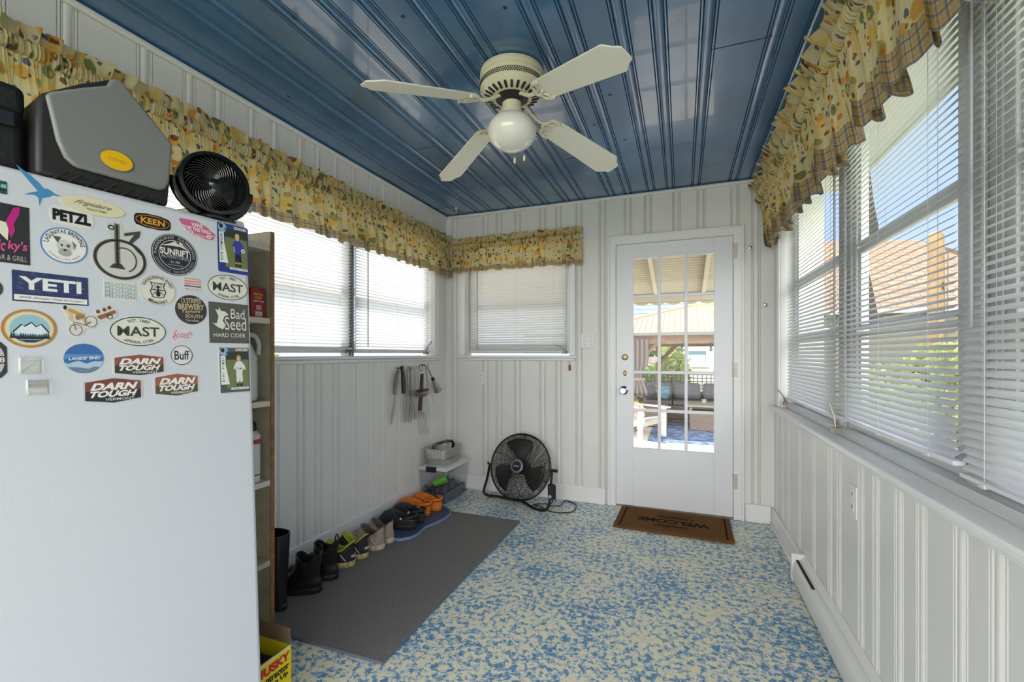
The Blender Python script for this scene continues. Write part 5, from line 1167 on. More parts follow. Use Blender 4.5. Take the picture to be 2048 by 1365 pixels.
# ================================================================ tools on wall hooks
XW = XL+.0
def wl_(u, v, off=.035): p = atx(u, v, XL+off); return Vector((XL+off, p.y, p.z))
m_st = M('brushed_steel', (176, 174, 168), .28, metal=.9); m_hw = M('hook_metal', (120, 112, 100), .4, metal=.8); m_wood = M('dark_wood_handle', (84, 50, 36), .5)
hooks = []
for i, (u, v, lb) in enumerate([(796, 737, 'small metal wall hook nearest the bookcase, holding a slotted knife'), (822, 737, 'small metal wall hook in the middle of three, holding tongs'), (846, 731, 'small metal wall hook nearest the room corner, holding a ring of tools')]):
    p = wl_(u, v, 0); h = empty('wall_hook', p); tag(h, lb, 'hook', 'wall hooks for grill tools')
    mb = MB(); mb.box((.003, 0, 0), (.006, .045, .014)); mb.build('hook_plate', m_hw, h, bevel=.002)
    mb = MB(); mb.tube(curve_pts([(.004, 0, 0), (.03, 0, -.008), (.05, 0, .0), (.054, 0, .02)], 5), .0028, 6); mb.build('hook_arm', m_hw, h)
def tool(name, label, cat, parts_, grp='grill tools hanging on the left wall'):
    o = empty(name, parts_[0][1]); tag(o, label, cat, grp); T = Matrix.Translation(-Vector(parts_[0][1]))
    for nm, _, fn, mt in parts_: mb = MB(); mb.M = T; fn(mb); mb.build(nm, mt, o, bevel=0)
    return o
def ribbon(pts, w, th=.004, off=.035):
    P = [wl_(u, v, off) for u, v in pts]
    def f(mb):
        vs = []; fs = []
        for i, p in enumerate(P):
            d_ = (P[min(i+1, len(P)-1)]-P[max(i-1, 0)]).normalized(); o = Vector((0, -d_.z, d_.y))*(w[i] if isinstance(w, (list, tuple)) else w)/2
            for s_ in (-1, 1):
                for t_ in (-th/2, th/2): vs.append(p+o*s_+Vector((t_, 0, 0)))
        for i in range(len(P)-1):
            a = i*4; b = a+4
            for q in ((0, 1), (1, 3), (3, 2), (2, 0)): fs.append((a+q[0], a+q[1], b+q[1], b+q[0]))
        fs.append((0, 2, 3, 1)); n = (len(P)-1)*4; fs.append((n, n+1, n+3, n+2)); mb.add(vs, fs)
    return f
def tubes(pts, r, off=.035, ex=None):
    return lambda mb: mb.tube(curve_pts([wl_(u, v, off) for u, v in pts], 5), r, 8)
A0 = wl_(795, 745)
tool('serrated_knife', 'grey handled knife with a hooked serrated blade hanging left of the others', 'knife', [('handle', A0, lambda mb: (ribbon([(797, 741), (793, 752), (790, 775), (789, 790)], [.014, .026, .03, .024], .016)(mb)), M('grey_handle', (120, 120, 118), .4)), ('blade', A0, ribbon([(790, 790), (788, 812), (785, 830), (782, 850)], [.018, .022, .034, .008], .003), m_st)])
A0 = wl_(806, 750)
tool('carving_knife', 'black handled carving knife hanging second from the left', 'knife', [('handle', A0, ribbon([(803, 733), (806, 748), (807, 770), (807, 788)], [.012, .028, .034, .026], .016, .04), m_bp), ('blade', A0, ribbon([(807, 788), (808, 815), (811, 838), (809, 846)], [.022, .026, .028, .010], .003, .04), m_st)])
A0 = wl_(820, 745)
tool('grill_tongs', 'long steel tongs with scalloped tips hanging from the middle hook', 'tongs', [('tong_arm', A0, ribbon([(818, 733), (817, 750), (817, 790), (813, 830), (813, 843)], [.02, .022, .022, .02, .03], .006, .03), m_st), ('tong_arm', A0, ribbon([(826, 733), (827, 750), (826, 785), (829, 815), (832, 838)], [.02, .026, .03, .022, .034], .006, .05), m_st)])
A0 = wl_(822, 745)
tool('carving_fork', 'two pronged steel fork hanging behind the tongs', 'fork', [('fork_handle', A0, ribbon([(822, 735), (822, 780), (822, 815)], .014, .004, .022), m_st), ('prong', A0, ribbon([(820, 812), (818, 838), (817, 846)], [.012, .007, .004], .004, .022), m_st), ('prong', A0, ribbon([(823, 812), (823, 838), (822, 847)], [.012, .007, .004], .004, .022), m_st)])
A0 = wl_(845, 780)
def basket(mb):
    c = wl_(844, 785, .07); mb.M = mb.M @ Matrix.Translation(c) @ Matrix.Rotation(math.radians(14), 4, 'X'); mb.lathe([(.035, -.028), (.048, -.024), (.058, .0), (.058, .012), (.054, .012), (.05, .002)], 30, sy=1.05)
def basketh(mb): mb.tube(curve_pts([wl_(832, 732, .05), wl_(832, 750, .052), wl_(834, 778, .06)], 5), .006, 8)
tool('steel_ladle', 'shallow steel ladle with a wide dark rim hanging from the middle of the row', 'ladle', [('bowl', A0, basket, m_st), ('ladle_handle', A0, basketh, m_st)])
A0 = wl_(843, 755)
tool('fish_turner', 'slotted steel turner with a dark wooden handle hanging above the foil pan', 'turner', [('handle', A0, ribbon([(844, 748), (843, 775), (841, 802), (840, 822)], [.022, .03, .034, .036], .016, .05), m_wood), ('hanging_loop', A0, lambda mb: mb.tube([wl_(842, 736, .05)+Vector((0, .022*math.cos(a), .03*math.sin(a))) for a in [2*PI*i/16 for i in range(16)]], .0022, 6, closed=True), m_bp)]
     + [('turner_wire', A0, tubes([(840, 822), (836+k*3.5, 832), (838+k*4, 855), (841+k*4.5, 872-k)], .0016, .05), m_st) for k in range(5)] + [('blade_neck', A0, ribbon([(840, 820), (842, 828), (843, 834)], [.02, .05, .056], .003, .05), m_st)])
A0 = wl_(853, 745)
tool('meat_skewer', 'slim steel rod tool with a white paper tag', 'skewer', [('rod', A0, ribbon([(851, 730), (853, 745), (856, 775), (857, 785)], [.016, .014, .013, .010], .005, .066), m_st), ('paper_tag', A0, ribbon([(857, 790), (860, 800), (864, 815), (869, 836)], [.012, .044, .052, .052], .001, .066), M('paper_tag', (222, 222, 218), .7))])
A0 = wl_(862, 745)
def cone(mb):
    p0 = wl_(866, 760, .05); p1 = wl_(876, 782, .06); mb.cyl(p0, p1, .014, .036, 28)
tool('basting_mop', 'steel cone ended tool on a thin black rod, rightmost of the row', 'grill tool', [('rod', A0, tubes([(849, 730), (856, 738), (866, 760)], .0035, .05), m_bp), ('cone', A0, cone, m_st), ('cone_collar', A0, lambda mb: mb.cyl(wl_(865, 757, .05), wl_(867, 762, .05), .015, .016, 20), m_bp)])

# ================================================================ wall plates, hooks, heater
m_pl = M('white_plate', (228, 228, 226), .35)
def plate(name, label, cat, p, n, w, h, kind):
    ez = Vector(n); ex = Vector((0, 0, 1)).cross(ez); Mx = Matrix(((ex.x, 0, ez.x, p[0]), (ex.y, 0, ez.y, p[1]), (0, 1, 0, p[2]), (0, 0, 0, 1)))
    o = empty(name, mat=Mx); tag(o, label, cat); mb = MB(); mb.bb(-w/2, w/2, -h/2, h/2, .0, .006); mb.build('cover_plate', m_pl, o, bevel=.002)
    dk = M('slot_dark', (40, 40, 42), .6)
    if kind == 'outlet':
        for s_ in (-1, 1):
            mb = MB(); mb.M = Matrix.Translation((0, s_*h*.2, .006)); mb.lathe([(.0165, 0), (.0165, .002), (0, .0021)], 26, sx=.9); so = mb.build('socket', m_pl, o)
            mb = MB(); mb.M = Matrix.Translation((0, s_*h*.2, .008))
            for x in (-.006, .006): mb.bb(x-.0012, x+.0012, .001, .009, 0, .0006)
            mb.lathe([(.0025, 0), (.0025, .0006)], 10); mb.build('slot', dk, so, smooth=False)
    else:
        for s_ in (-1, 1):
            mb = MB(); mb.M = Matrix.Translation((s_*w*.2, 0, .006)) @ Matrix.Rotation(-.4, 4, 'X'); mb.bb(-.004, .004, -.008, .008, -.002, .010); mb.build('toggle', m_pl, o, bevel=.001)
            for z in (-1, 1): mb = MB(); mb.M = Matrix.Translation((s_*w*.2, z*.03, .006)); mb.lathe([(.003, 0), (.002, .001), (0, .001)], 10); mb.build('screw', dk, o)
    return o
p = aty(962, 757, YB); plate('wall_outlet', 'white double outlet on the back wall under the small window', 'outlet', (p.x, YB, p.z), (0, -1, 0), .07, .114, 'outlet')
p = aty(1176, 682, YB); plate('light_switch', 'white double light switch beside the door casing', 'light switch', (p.x, YB, p.z), (0, -1, 0), .116, .114, 'switch')
p = atx(1709, 1003, XR); plate('wall_outlet', 'white double outlet low on the right wall', 'outlet', (XR, p.y, p.z), (-1, 0, 0), .07, .118, 'outlet')
kh = aty(1140, 728, YB); o = empty('key_fob', (kh.x, YB, kh.z)); tag(o, 'small red key fob hanging on a hook beside the back window', 'key fob')
mb = MB(); mb.tube(curve_pts([(0, 0, .01), (0, -.018, .008), (0, -.024, .02)], 4), .0015, 6); mb.build('hook', m_brass, o)
mb = MB(); mb.tube([(.0, -.02+.0*a, -.002+.012*math.sin(a)) if False else (.010*math.cos(a), -.02, .002+.012*math.sin(a)) for a in [2*PI*i/14 for i in range(14)]], .001, 6, closed=True); mb.build('key_ring', m_chrome, o)
mb = MB(); mb.box((.002, -.02, -.032), (.018, .008, .045)); tag(mb.build('red_tag', M('red_fob', (160, 44, 36), .4), o, bevel=.003), 'red plastic tag')
mb = MB(); mb.prism([(-.022, -.05), (-.008, -.055), (-.004, -.015), (-.012, -.012)], 0, .002); q = mb.build('pale_tag', M('pale_tag', (220, 220, 170), .5), o, smooth=False); q.rotation_euler = (PI/2, 0, 0); q.location = (0, -.016, 0)
for u, v, lb in ((1499, 498, 'round chrome tieback knob under the end of the right valance'), (1529, 611, 'round chrome tieback knob on the back wall right of the door')):
    p = aty(u, v, YB); o = empty('tieback_knob', (p.x, YB, p.z)); tag(o, lb, 'knob'); mb = MB(); mb.M = Matrix.Rotation(PI/2, 4, 'X'); mb.lathe([(.012, 0), (.012, .003), (.004, .006), (.004, .024)], 20); mb.build('stem', m_chrome, o)
    mb = MB(); mb.M = Matrix.Rotation(PI/2, 4, 'X'); mb.lathe([(.004, .024), (.011, .028), (.013, .035), (.009, .042), (0, .044)], 20); mb.build('ball', m_chrome, o)
p = atz(912, 416, ZC); o = empty('ceiling_hook', (p.x, p.y, ZC)); tag(o, 'small white screw hook in the blue ceiling above the corner', 'hook')
mb = MB(); mb.lathe([(.012, 0), (.010, -.006), (.003, -.008), (.003, -.02)], 16); mb.build('hook_stem', m_trim, o); mb = MB(); mb.tube(arcpts((0.0, 0, -.032), .012, 90, -160, 12), .002, 6); mb.build('hook_curl', m_trim, o)
ht = empty('baseboard_heater', (XR, 2.74, 0)); tag(ht, 'long white baseboard heater along the foot of the right wall', 'heater'); T = Matrix.Translation((-XR, -2.74, 0))
m_ht = M('white_heater_enamel', (222, 222, 218), .35)
mb = MB(); mb.M = T @ Matrix(((1, 0, 0, 0), (0, 0, -1, 2.73), (0, 1, 0, 0), (0, 0, 0, 1)))
mb.prism([(XR-.001, .012), (XR-.058, .012), (XR-.062, .03), (XR-.058, .088), (XR-.052, .10), (XR-.030, .112), (XR-.001, .118)], .02, 2.73+.9); mb.build('front_cover', m_ht, ht, smooth=True)
mb = MB(); mb.M = T; mb.add([(XR-.022, -.9, .1165), (XR-.001, -.9, .140), (XR-.001, 2.71, .140), (XR-.022, 2.71, .1165), (XR-.001, -.9, .118), (XR-.001, 2.71, .118)], [(0, 1, 2, 3), (0, 4, 1), (3, 2, 5), (0, 3, 5, 4)]); mb.build('top_flange', m_ht, ht, smooth=False)
mb = MB(); mb.M = T; mb.bb(XR-.064, XR, 2.71, 2.738, .0, .142); mb.build('end_cap', m_ht, ht, bevel=.004)
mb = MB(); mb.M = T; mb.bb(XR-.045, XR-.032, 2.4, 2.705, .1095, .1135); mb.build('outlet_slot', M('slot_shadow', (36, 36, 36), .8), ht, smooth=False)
# crumpled leaf on the floor by the rug
p = atz(1006, 1092, 0); o = MB(); o.M = Matrix.Translation((p.x, p.y, .004)); o.grid(lambda u, v: ((u-.5)*.035+.004*math.sin(v*9), (v-.5)*.03, .006+.006*math.sin(u*7)*math.cos(v*8)), 8, 8)
q = o.build('crumpled_leaf', M('dry_leaf', (176, 160, 116), .8), solid=.001); tag(q, 'crumpled tan scrap on the floor beside the runner rug', 'scrap')
# ================================================================ outside
GZ = -.42
FW_ = Vector((-math.sin(YAW), math.cos(YAW), 0))
def atd(u, v, d): r = ray(u, v); return CP + r*d
m_conc = M('sunlit_concrete', (214, 206, 192), .8, vary=(2, .06)); m_grass = M('dry_lawn', (120, 132, 72), .9, vary=(3, .3), bump=(30, 1))
S(B((-30, 40, -12, 45, GZ-.3, GZ-.02)).build('ground', m_grass, smooth=False))
# pavers
m_pav = M('pale_pavers', (216, 206, 190), .8, vary=(4, .08)); nt = m_pav.node_tree; N = nt.nodes; L = nt.links; b = bsdf(m_pav)
t = N.new('ShaderNodeTexCoord'); br = N.new('ShaderNodeTexBrick'); br.inputs['Scale'].default_value = 1; br.inputs['Brick Width'].default_value = .6; br.inputs['Row Height'].default_value = .42; br.inputs['Mortar Size'].default_value = .008
br.inputs['Color1'].default_value = lin((218, 208, 190)); br.inputs['Color2'].default_value = lin((206, 198, 184)); br.inputs['Mortar'].default_value = lin((140, 128, 108)); L.new(t.outputs['Object'], br.inputs['Vector']); L.new(br.outputs[0], b.inputs['Base Color'])
S(B((-6, 9, YB+.13, 12.4, GZ-.02, GZ)).build('patio', m_pav, smooth=False))
# right house eave (soffit); the unseen left one is added to block sun
m_sof = M('white_soffit', (236, 236, 232), .6)
S(B((XR+.12, 1.03, YF, YB+.1, 2.30, 2.42), (1.03, 1.05, YF, YB+.1, 2.28, 2.45)).build('eave_right', m_sof))
S(B((XL-.30, XL-.12, YF, YB+.1, 2.34, 2.42)).build('added_eave_left', m_sof))
S(B((.70, .93, YB+.14, YB+.17, GZ, 2.30)).build('corner_board', m_sof))
o = MB(); Yp = 3.30
pp = [aty(u, v, Yp) for u, v in [(1716, 322), (1738, 322), (1747, 400), (1762, 480), (1728, 503), (1744, 570), (1760, 648), (1716, 656)]]
o.M = Matrix(((1, 0, 0, 0), (0, 0, 1, Yp), (0, 1, 0, 0), (0, 0, 0, 1))); o.prism([(p.x, p.z) for p in pp], 0, .03)
q = o.build('shade_panel', M('weathered_grey_canvas', (84, 80, 76), .8), smooth=False); tag(q, 'tall dark grey outdoor shade panel hanging outside the middle right window', 'shade panel')
# patio cover outside the door
m_awn = M('cream_corrugated_metal', (190, 180, 156), .5)
pc = empty('patio_awning', (0, YB+.15, 2.38)); tag(pc, 'cream corrugated metal awning with a scalloped edge over the door', 'awning'); T = Matrix.Translation((0, -(YB+.15), -2.38))
ya, yb_, za, zb2 = YB+.16, 6.15, 2.42, 1.97
def az(y): return za+(zb2-za)*(y-ya)/(yb_-ya)
mb = MB(); mb.M = T; ny = 160
mb.grid(lambda u, v: (-2.6+3.25*v, ya+(yb_-ya)*u, az(ya+(yb_-ya)*u)+.014*math.sin(2*PI*u*34)), ny*2, 1); mb.build('corrugated_sheet', m_awn, pc, solid=.004)
for u0, u1 in ((1301, 1310), (1414, 1408)):
    p0 = atd(u0, 510, 4.35); p1 = atd(u1, 588, 5.85); x = (p0.x+p1.x)/2
    mb = MB(); mb.M = T; mb.add([(x-.022, ya, az(ya)-.075), (x+.022, ya, az(ya)-.075), (x+.022, yb_-.03, az(yb_)-.06), (x-.022, yb_-.03, az(yb_)-.06), (x-.022, ya, az(ya)-.02), (x+.022, ya, az(ya)-.02), (x+.022, yb_-.03, az(yb_)-.017), (x-.022, yb_-.03, az(yb_)-.017)], [(0, 3, 2, 1), (4, 5, 6, 7), (0, 1, 5, 4), (2, 3, 7, 6), (1, 2, 6, 5), (0, 4, 7, 3)]); mb.build('rafter', m_awn, pc, bevel=.003)
mb = MB(); mb.M = T; mb.bb(-2.6, .65, yb_-.06, yb_-.03, zb2-.10, zb2-.018); mb.build('front_beam', m_awn, pc, bevel=.004)
mb = MB(); mb.M = T @ Matrix(((1, 0, 0, 0), (0, 0, 1, 0), (0, 1, 0, 0), (0, 0, 0, 1))); pts = [(-2.6, zb2+.01)]
k = 0; x = -2.6
while x < .6:
    for i in range(8): pts.append((x+.2*i/8, zb2-.11-.035*math.sin(PI*i/8)))
    x += .2
pts.append((.6, zb2+.01)); mb.prism(pts, yb_, yb_+.006); mb.build('scalloped_edge', m_awn, pc, smooth=False)
# gazebo
m_gw = M('weathered_timber', (134, 112, 92), .8, vary=(14, .25)); m_gr = M('tan_metal_roof', (176, 156, 122), .5)
gz_ = empty('gazebo', (0, 10, GZ)); tag(gz_, 'timber gazebo with a tan ribbed metal roof beyond the door glass', 'gazebo'); T = Matrix.Translation((0, -10, -GZ))
gy0, gy1, gx0_, gx1_, ze, zr_ = 9.55, 13.2, -1.95, 2.2, 1.60, 2.33
ym = (gy0+gy1)/2; rx0, rx1 = .23, 1.1
mb = MB(); mb.M = T; e_ = .25
P_ = [(gx0_-e_, gy0-e_, ze+.02), (gx1_+e_, gy0-e_, ze+.02), (gx1_+e_, gy1+e_, ze+.02), (gx0_-e_, gy1+e_, ze+.02), (rx0, ym, zr_), (rx1, ym, zr_)]
mb.add(P_+[(p[0], p[1], p[2]-.03) for p in P_], [(0, 1, 5, 4), (1, 2, 5), (2, 3, 4, 5), (3, 0, 4), (6, 10, 11, 7), (7, 11, 8), (8, 11, 10, 9), (9, 10, 6), (0, 6, 7, 1), (1, 7, 8, 2), (2, 8, 9, 3), (3, 9, 6, 0)]); mb.build('roof', m_gr, gz_, smooth=False)
mb = MB(); mb.M = T; R = random.Random(3)
ex0, ex1 = gx0_-e_, gx1_+e_
for k in range(40):
    x = ex0+.15+(ex1-ex0-.3)*k/39
    if x < rx0: tt = (x-ex0)/(rx0-ex0)
    elif x > rx1: tt = (ex1-x)/(ex1-rx1)
    else: tt = 1
    y1_ = gy0-e_+(ym-gy0+e_)*tt; z1_ = ze+.02+(zr_-ze-.02)*tt
    mb.tube([(x, gy0-e_, ze+.03), (x, y1_, z1_+.01)], .012, 4)
mb.tube([(ex0, gy0-e_, ze+.035), (rx0, ym, zr_+.015)], .03, 6); mb.tube([(rx0, ym, zr_+.015), (rx1, ym, zr_+.015)], .035, 6); mb.build('roof_seam', m_gr, gz_)
for (a, b_, c, d_) in [(gx0_-.1, gx1_+.1, gy0, gy0+.09), (gx0_-.1, gx1_+.1, gy1-.09, gy1)]:
    mb = MB(); mb.M = T; mb.bb(a, b_, c, d_, ze-.21, ze-.04); mb.build('beam', m_gw, gz_, bevel=.006)
for x in (gx0_, gx1_-.09): mb = MB(); mb.M = T; mb.bb(x, x+.09, gy0+.09, gy1-.09, ze-.21, ze-.04); mb.build('beam', m_gw, gz_)
posts = [(-.95, gy0+.05), (gx1_-.1, gy0+.05), (-.62, gy1-.05), (gx1_-.1, gy1-.05)]
for px, py in posts:
    mb = MB(); mb.M = T; mb.bb(px-.075, px+.075, py-.075, py+.075, GZ, ze-.16); mb.build('post', m_gw, gz_, bevel=.008)
for (px, py) in posts:
    sg = 1 if px < 1 else -1; mb = MB(); mb.M = T; mb.tube([(px+sg*.05, py, ze-.62), (px+sg*.5, py, ze-.14)], .055, 4); mb.build('brace', m_gw, gz_, smooth=False)
# curtain tied to the gazebo post
m_cur = M('taupe_outdoor_curtain', (134, 124, 120), .8, trans=.2)
cu_ = empty('outdoor_curtain', (-.85, 9.45, ze-.1)); tag(cu_, 'taupe outdoor curtain tied back to the gazebo post', 'curtain'); mb = MB()
def cf_(u, v):
    z = -.02-1.15*v; pinch = 1-.6*math.exp(-((v-.72)/.16)**2); return (-.02+(u-.35)*.36*pinch+.0, -.03+.035*math.sin(u*26)*pinch-.02, z+.15*abs(u-.3)*math.exp(-((v-.72)/.2)**2))
mb.grid(cf_, 50, 16); mb.build('cloth', m_cur, cu_, solid=.006)
mb = MB(); mb.lathe([(.15, -.86), (.16, -.84), (.15, -.80)], 20, sy=.5); mb.build('tieback', m_cur, cu_)
hp = atd(1303, 716, 9.6); o = empty('hanging_planter', hp); tag(o, 'white bowl planter hanging under the gazebo beam', 'planter'); mb = MB(); mb.lathe([(.03, -.13), (.09, -.11), (.14, -.04), (.155, .02), (.145, .02), (.12, -.04), (0, -.09)], 26); mb.build('bowl', M('white_glazed', (212, 200, 186), .4), o)
for k in range(3): a = 2*PI*k/3; mb = MB(); mb.cyl((.14*math.cos(a), .14*math.sin(a), .02), (0, 0, ze-.17-hp.z), .004, n=5); mb.build('hanger_cord', m_cord, o)
def leaves(mb, n, ctr_, rad, ls, R, flat=1):
    for i in range(n):
        while True:
            p = Vector((R.uniform(-1, 1), R.uniform(-1, 1), R.uniform(-1, 1)))
            if p.length < 1 and p.length > .35: break
        p = Vector((p.x*rad[0], p.y*rad[1], p.z*rad[2]))+Vector(ctr_); q = Euler((R.uniform(0, 6), R.uniform(0, 6), R.uniform(0, 6))).to_matrix(); l = ls*R.uniform(.7, 1.3)
        mb.add([p+q@Vector(v)*l for v in ((0, 0, 0), (.35, .5, .05), (0, 1, 0), (-.35, .5, .05))], [(0, 1, 2, 3)])
m_lf = M('green_leaf', (118, 152, 62), .5, vary=(3, .4), trans=.35); m_lf2 = M('light_green_leaf', (164, 176, 104), .5, vary=(2, .35), trans=.35); m_st2 = M('brown_stem', (90, 74, 54), .9)
mb = MB(); leaves(mb, 90, (0, 0, .05), (.14, .12, .1), .07, random.Random(1)); mb.build('foliage', m_lf, o)
def bush(name, label, c, rad, n, ls, seed, mat, grp=None):
    o = empty(name, (c[0], c[1], GZ-.02)); tag(o, label, 'bush', grp); mb = MB(); leaves(mb, n, (0, 0, c[2]-GZ), rad, ls, random.Random(seed)); mb.build('foliage', mat, o, smooth=False)
    mb = MB(); R = random.Random(seed)
    for k in range(6): mb.tube(curve_pts([(0, 0, 0), (R.uniform(-.3, .3)*rad[0], R.uniform(-.3, .3)*rad[1], (c[2]-GZ)*.6), (R.uniform(-.7, .7)*rad[0], R.uniform(-.6, .6)*rad[1], c[2]-GZ+rad[2]*.4)], 4), .018, 5)
    mb.build('stem', m_st2, o); return o
c = atd(1338, 738, 14.2); bush('shrub', 'bright green shrub behind the wire fence in the middle door panes', (c.x, c.y, c.z-.1), (.62, .5, 1.0), 2200, .12, 5, m_lf2)
c = atd(1290, 765, 13.9); bush('shrub', 'dark green shrub behind the sofa at the left of the door glass', (c.x-.0, c.y, c.z), (.62, .45, .55), 1500, .10, 6, m_lf)
# wire fence
m_wire = M('dark_wire', (60, 58, 54), .6); fy = 13.35
fn_ = empty('wire_fence', (1.0, fy, GZ)); tag(fn_, 'dark square wire grid fence behind the outdoor sofa', 'fence'); mb = MB(); mb.M = Matrix.Translation((-1.0, -fy, -GZ))
x = -1.5
while x < 2.4: mb.cyl((x, fy, GZ), (x, fy, .66), .009, n=4); x += .112
z = GZ+.08
while z < .62: mb.cyl((-1.5, fy, z), (2.4, fy, z), .009, n=4); z += .095
mb.build('wire_grid', m_wire, fn_, smooth=False)
for x in (-1.5, .98, 2.38): mb = MB(); mb.M = Matrix.Translation((-1.0, -fy, -GZ)); mb.bb(x-.02, x+.02, fy, fy+.04, GZ, .70); mb.build('fence_post', m_wire, fn_)
# house beyond
m_blue = M('pale_blue_siding', (142, 162, 178), .7); m_wht = M('white_siding', (204, 204, 200), .7)
hs = empty('neighbour_house', (1.5, 17, GZ)); tag(hs, 'white and pale blue sided house behind the gazebo', 'house'); T = Matrix.Translation((-1.5, -17, -GZ)); hy = 16.6
mb = MB(); mb.M = T; mb.bb(-1.0, 2.2, hy, hy+5, GZ-.02, 2.25); mb.build('lower_wall', m_wht, hs, smooth=False)
mb = MB(); mb.M = T; mb.bb(-6.2, 2.4, hy+1.2, hy+6, 1.2, 6.2); 
mb.build('upper_wall', m_blue, hs, smooth=False)
mb = MB(); mb.M = T
for k in range(30): z = 1.3+.16*k; mb.add([(-6.2, hy+1.2, z+.155), (2.4, hy+1.2, z+.155), (2.4, hy+1.17, z), (-6.2, hy+1.17, z)], [(0, 1, 2, 3)]); mb.add([(-6.2, hy+1.2, z), (2.4, hy+1.2, z), (2.4, hy+1.17, z), (-6.2, hy+1.17, z)], [(3, 2, 1, 0)])
mb.build('lap_siding', m_blue, hs, smooth=False)
w0 = aty(1377, 728, hy); w1 = aty(1412, 691, hy); mb = MB(); mb.M = T
mb.bb(w0.x-.02, w1.x, hy-.03, hy-.005, w0.z, w1.z); wo_ = mb.build('house_window', M('grey_curtained_glass', (176, 188, 188), .3), hs, smooth=False)
mb = MB(); mb.M = T; mb.bb(w0.x-.12, w1.x+.12, hy-.06, hy-.005, w0.z-.12, w0.z); mb.bb(w1.x, w1.x+.12, hy-.06, hy-.005, w0.z, w1.z+.1); mb.bb(w0.x-.12, w1.x, hy-.06, hy-.005, w1.z, w1.z+.1); mb.bb(w0.x, w1.x, hy-.05, hy-.03, (w0.z+w1.z)/2+.12, (w0.z+w1.z)/2+.17); mb.build('window_trim', m_wht, hs)
mb = MB(); mb.M = T; mb.bb(w0.x, w1.x, hy-.04, hy-.03, (w0.z+w1.z)/2+.0, (w0.z+w1.z)/2+.12); mb.build('window_gap', M('blue_grey_glass', (96, 128, 140), .2), hs, smooth=False)
# outdoor sofa
m_wick = M('grey_brown_wicker', (128, 112, 103), .8, bump=(60, 1), vary=(50, .25)); m_cush = M('grey_outdoor_cushion', (104, 106, 114), .85)
sf = empty('outdoor_sofa', (1.0, 11.3, GZ)); tag(sf, 'grey wicker corner sofa with charcoal cushions behind the low table', 'sofa'); T = Matrix.Translation((-1, -11.3, -GZ+.0095))
sy = 11.55
for bx_ in [(-.95, 2.1, sy, sy+.8, GZ, GZ+.34), (-.95, 2.1, sy+.72, sy+.86, GZ+.34, GZ+.62), (-1.05, -.3, sy-1.35, sy, GZ, GZ+.42)]:
    mb = MB(); mb.M = T; mb.bb(*bx_); mb.build('wicker_frame', m_wick, sf, bevel=.03)
x = -.9
while x < 1.6:
    mb = MB(); mb.M = T; mb.bb(x+.01, x+.67, sy-.02, sy+.62, GZ+.34, GZ+.45); mb.build('seat_cushion', m_cush, sf, bevel=.04, seg=3)
    mb = MB(); mb.M = T @ Matrix.Translation((x+.34, sy+.60, GZ+.62)) @ Matrix.Rotation(-.16, 4, 'X'); mb.bb(-.31, .31, -.08, .08, -.17, .24); mb.build('back_cushion', m_cush, sf, bevel=.06, seg=3); x += .68
for i, (u, d_, cl_, lb) in enumerate([(1283, 11.2, (112, 116, 126), 'grey square cushion leaning at the left end of the sofa'), (1300, 11.5, (72, 76, 90), 'dark slate cushion between two others on the sofa'), (1310, 11.6, (150, 128, 104), 'tan patterned cushion half hidden on the sofa'), (1328, 11.75, (96, 140, 158), 'teal patterned cushion on the sofa behind the middle pane')]):
    p = aty(u, 797, sy+.20-.12*i%.2); p.z = GZ+.47+.19; mb = MB(); mb.M = Matrix.Rotation([.35, -.3, -.2, .05][i], 4, 'Y'); mb.grid(lambda u_, v_: (lambda a, b_: (.22*math.cos(b_)*abs(math.cos(b_))**-.5*math.cos(a)*abs(math.cos(a)+1e-9)**-.45 if abs(math.cos(b_)) > 1e-6 else 0, .09*math.cos(b_)*math.sin(a), .21*math.sin(b_)*abs(math.sin(b_)+1e-9)**-.4))(2*PI*u_, PI*(v_-.5)), 24, 14, cu=True)
    q = mb.build('throw_cushion', M('cushion_%d_%d_%d' % cl_, cl_, .85, vary=(12, .4 if i > 1 else .05))); q.location = p; q.scale = (.62, .7, .78); tag(q, lb, 'cushion', 'cushions on the outdoor sofa')
tb = empty('patio_table', (1.15, 9.9, GZ)); tag(tb, 'low wicker sided patio table with a weathered top', 'table'); T = Matrix.Translation((-1.15, -9.9, -GZ+.0095))
t0 = atd(1379, 864, 9.35); t1 = atd(1440, 864, 9.35)
mb = MB(); mb.M = T; mb.bb(t0.x, t0.x+1.3, t0.y-.0, t0.y+.75, GZ, GZ+.36); mb.build('wicker_base', m_wick, tb, bevel=.01)
mb = MB(); mb.M = T; mb.bb(t0.x-.06, t0.x+1.36, t0.y-.05, t0.y+.8, GZ+.49, GZ+.53); mb.bb(t0.x, t0.x+.05, t0.y, t0.y+.75, GZ+.36, GZ+.49); mb.bb(t0.x+1.25, t0.x+1.3, t0.y, t0.y+.75, GZ+.36, GZ+.49); mb.build('table_top', M('grey_table_top', (150, 142, 130), .6), tb, bevel=.004)
p = atd(1408, 812, 9.7); o = empty('glass_jar', (p.x, p.y, GZ+.531)); tag(o, 'pale green glass candle jar on the patio table', 'jar'); mb = MB(); mb.lathe([(.042, 0), (.046, .005), (.05, .09), (.046, .09), (.042, .01)], 24); mb.build('jar_body', M('pale_green_glass', (186, 220, 204), .2, trans=.4), o)
mb = MB(); mb.lathe([(.04, .012), (.042, .05), (0, .052)], 20); mb.build('wax', M('wax', (220, 220, 200), .5), o)
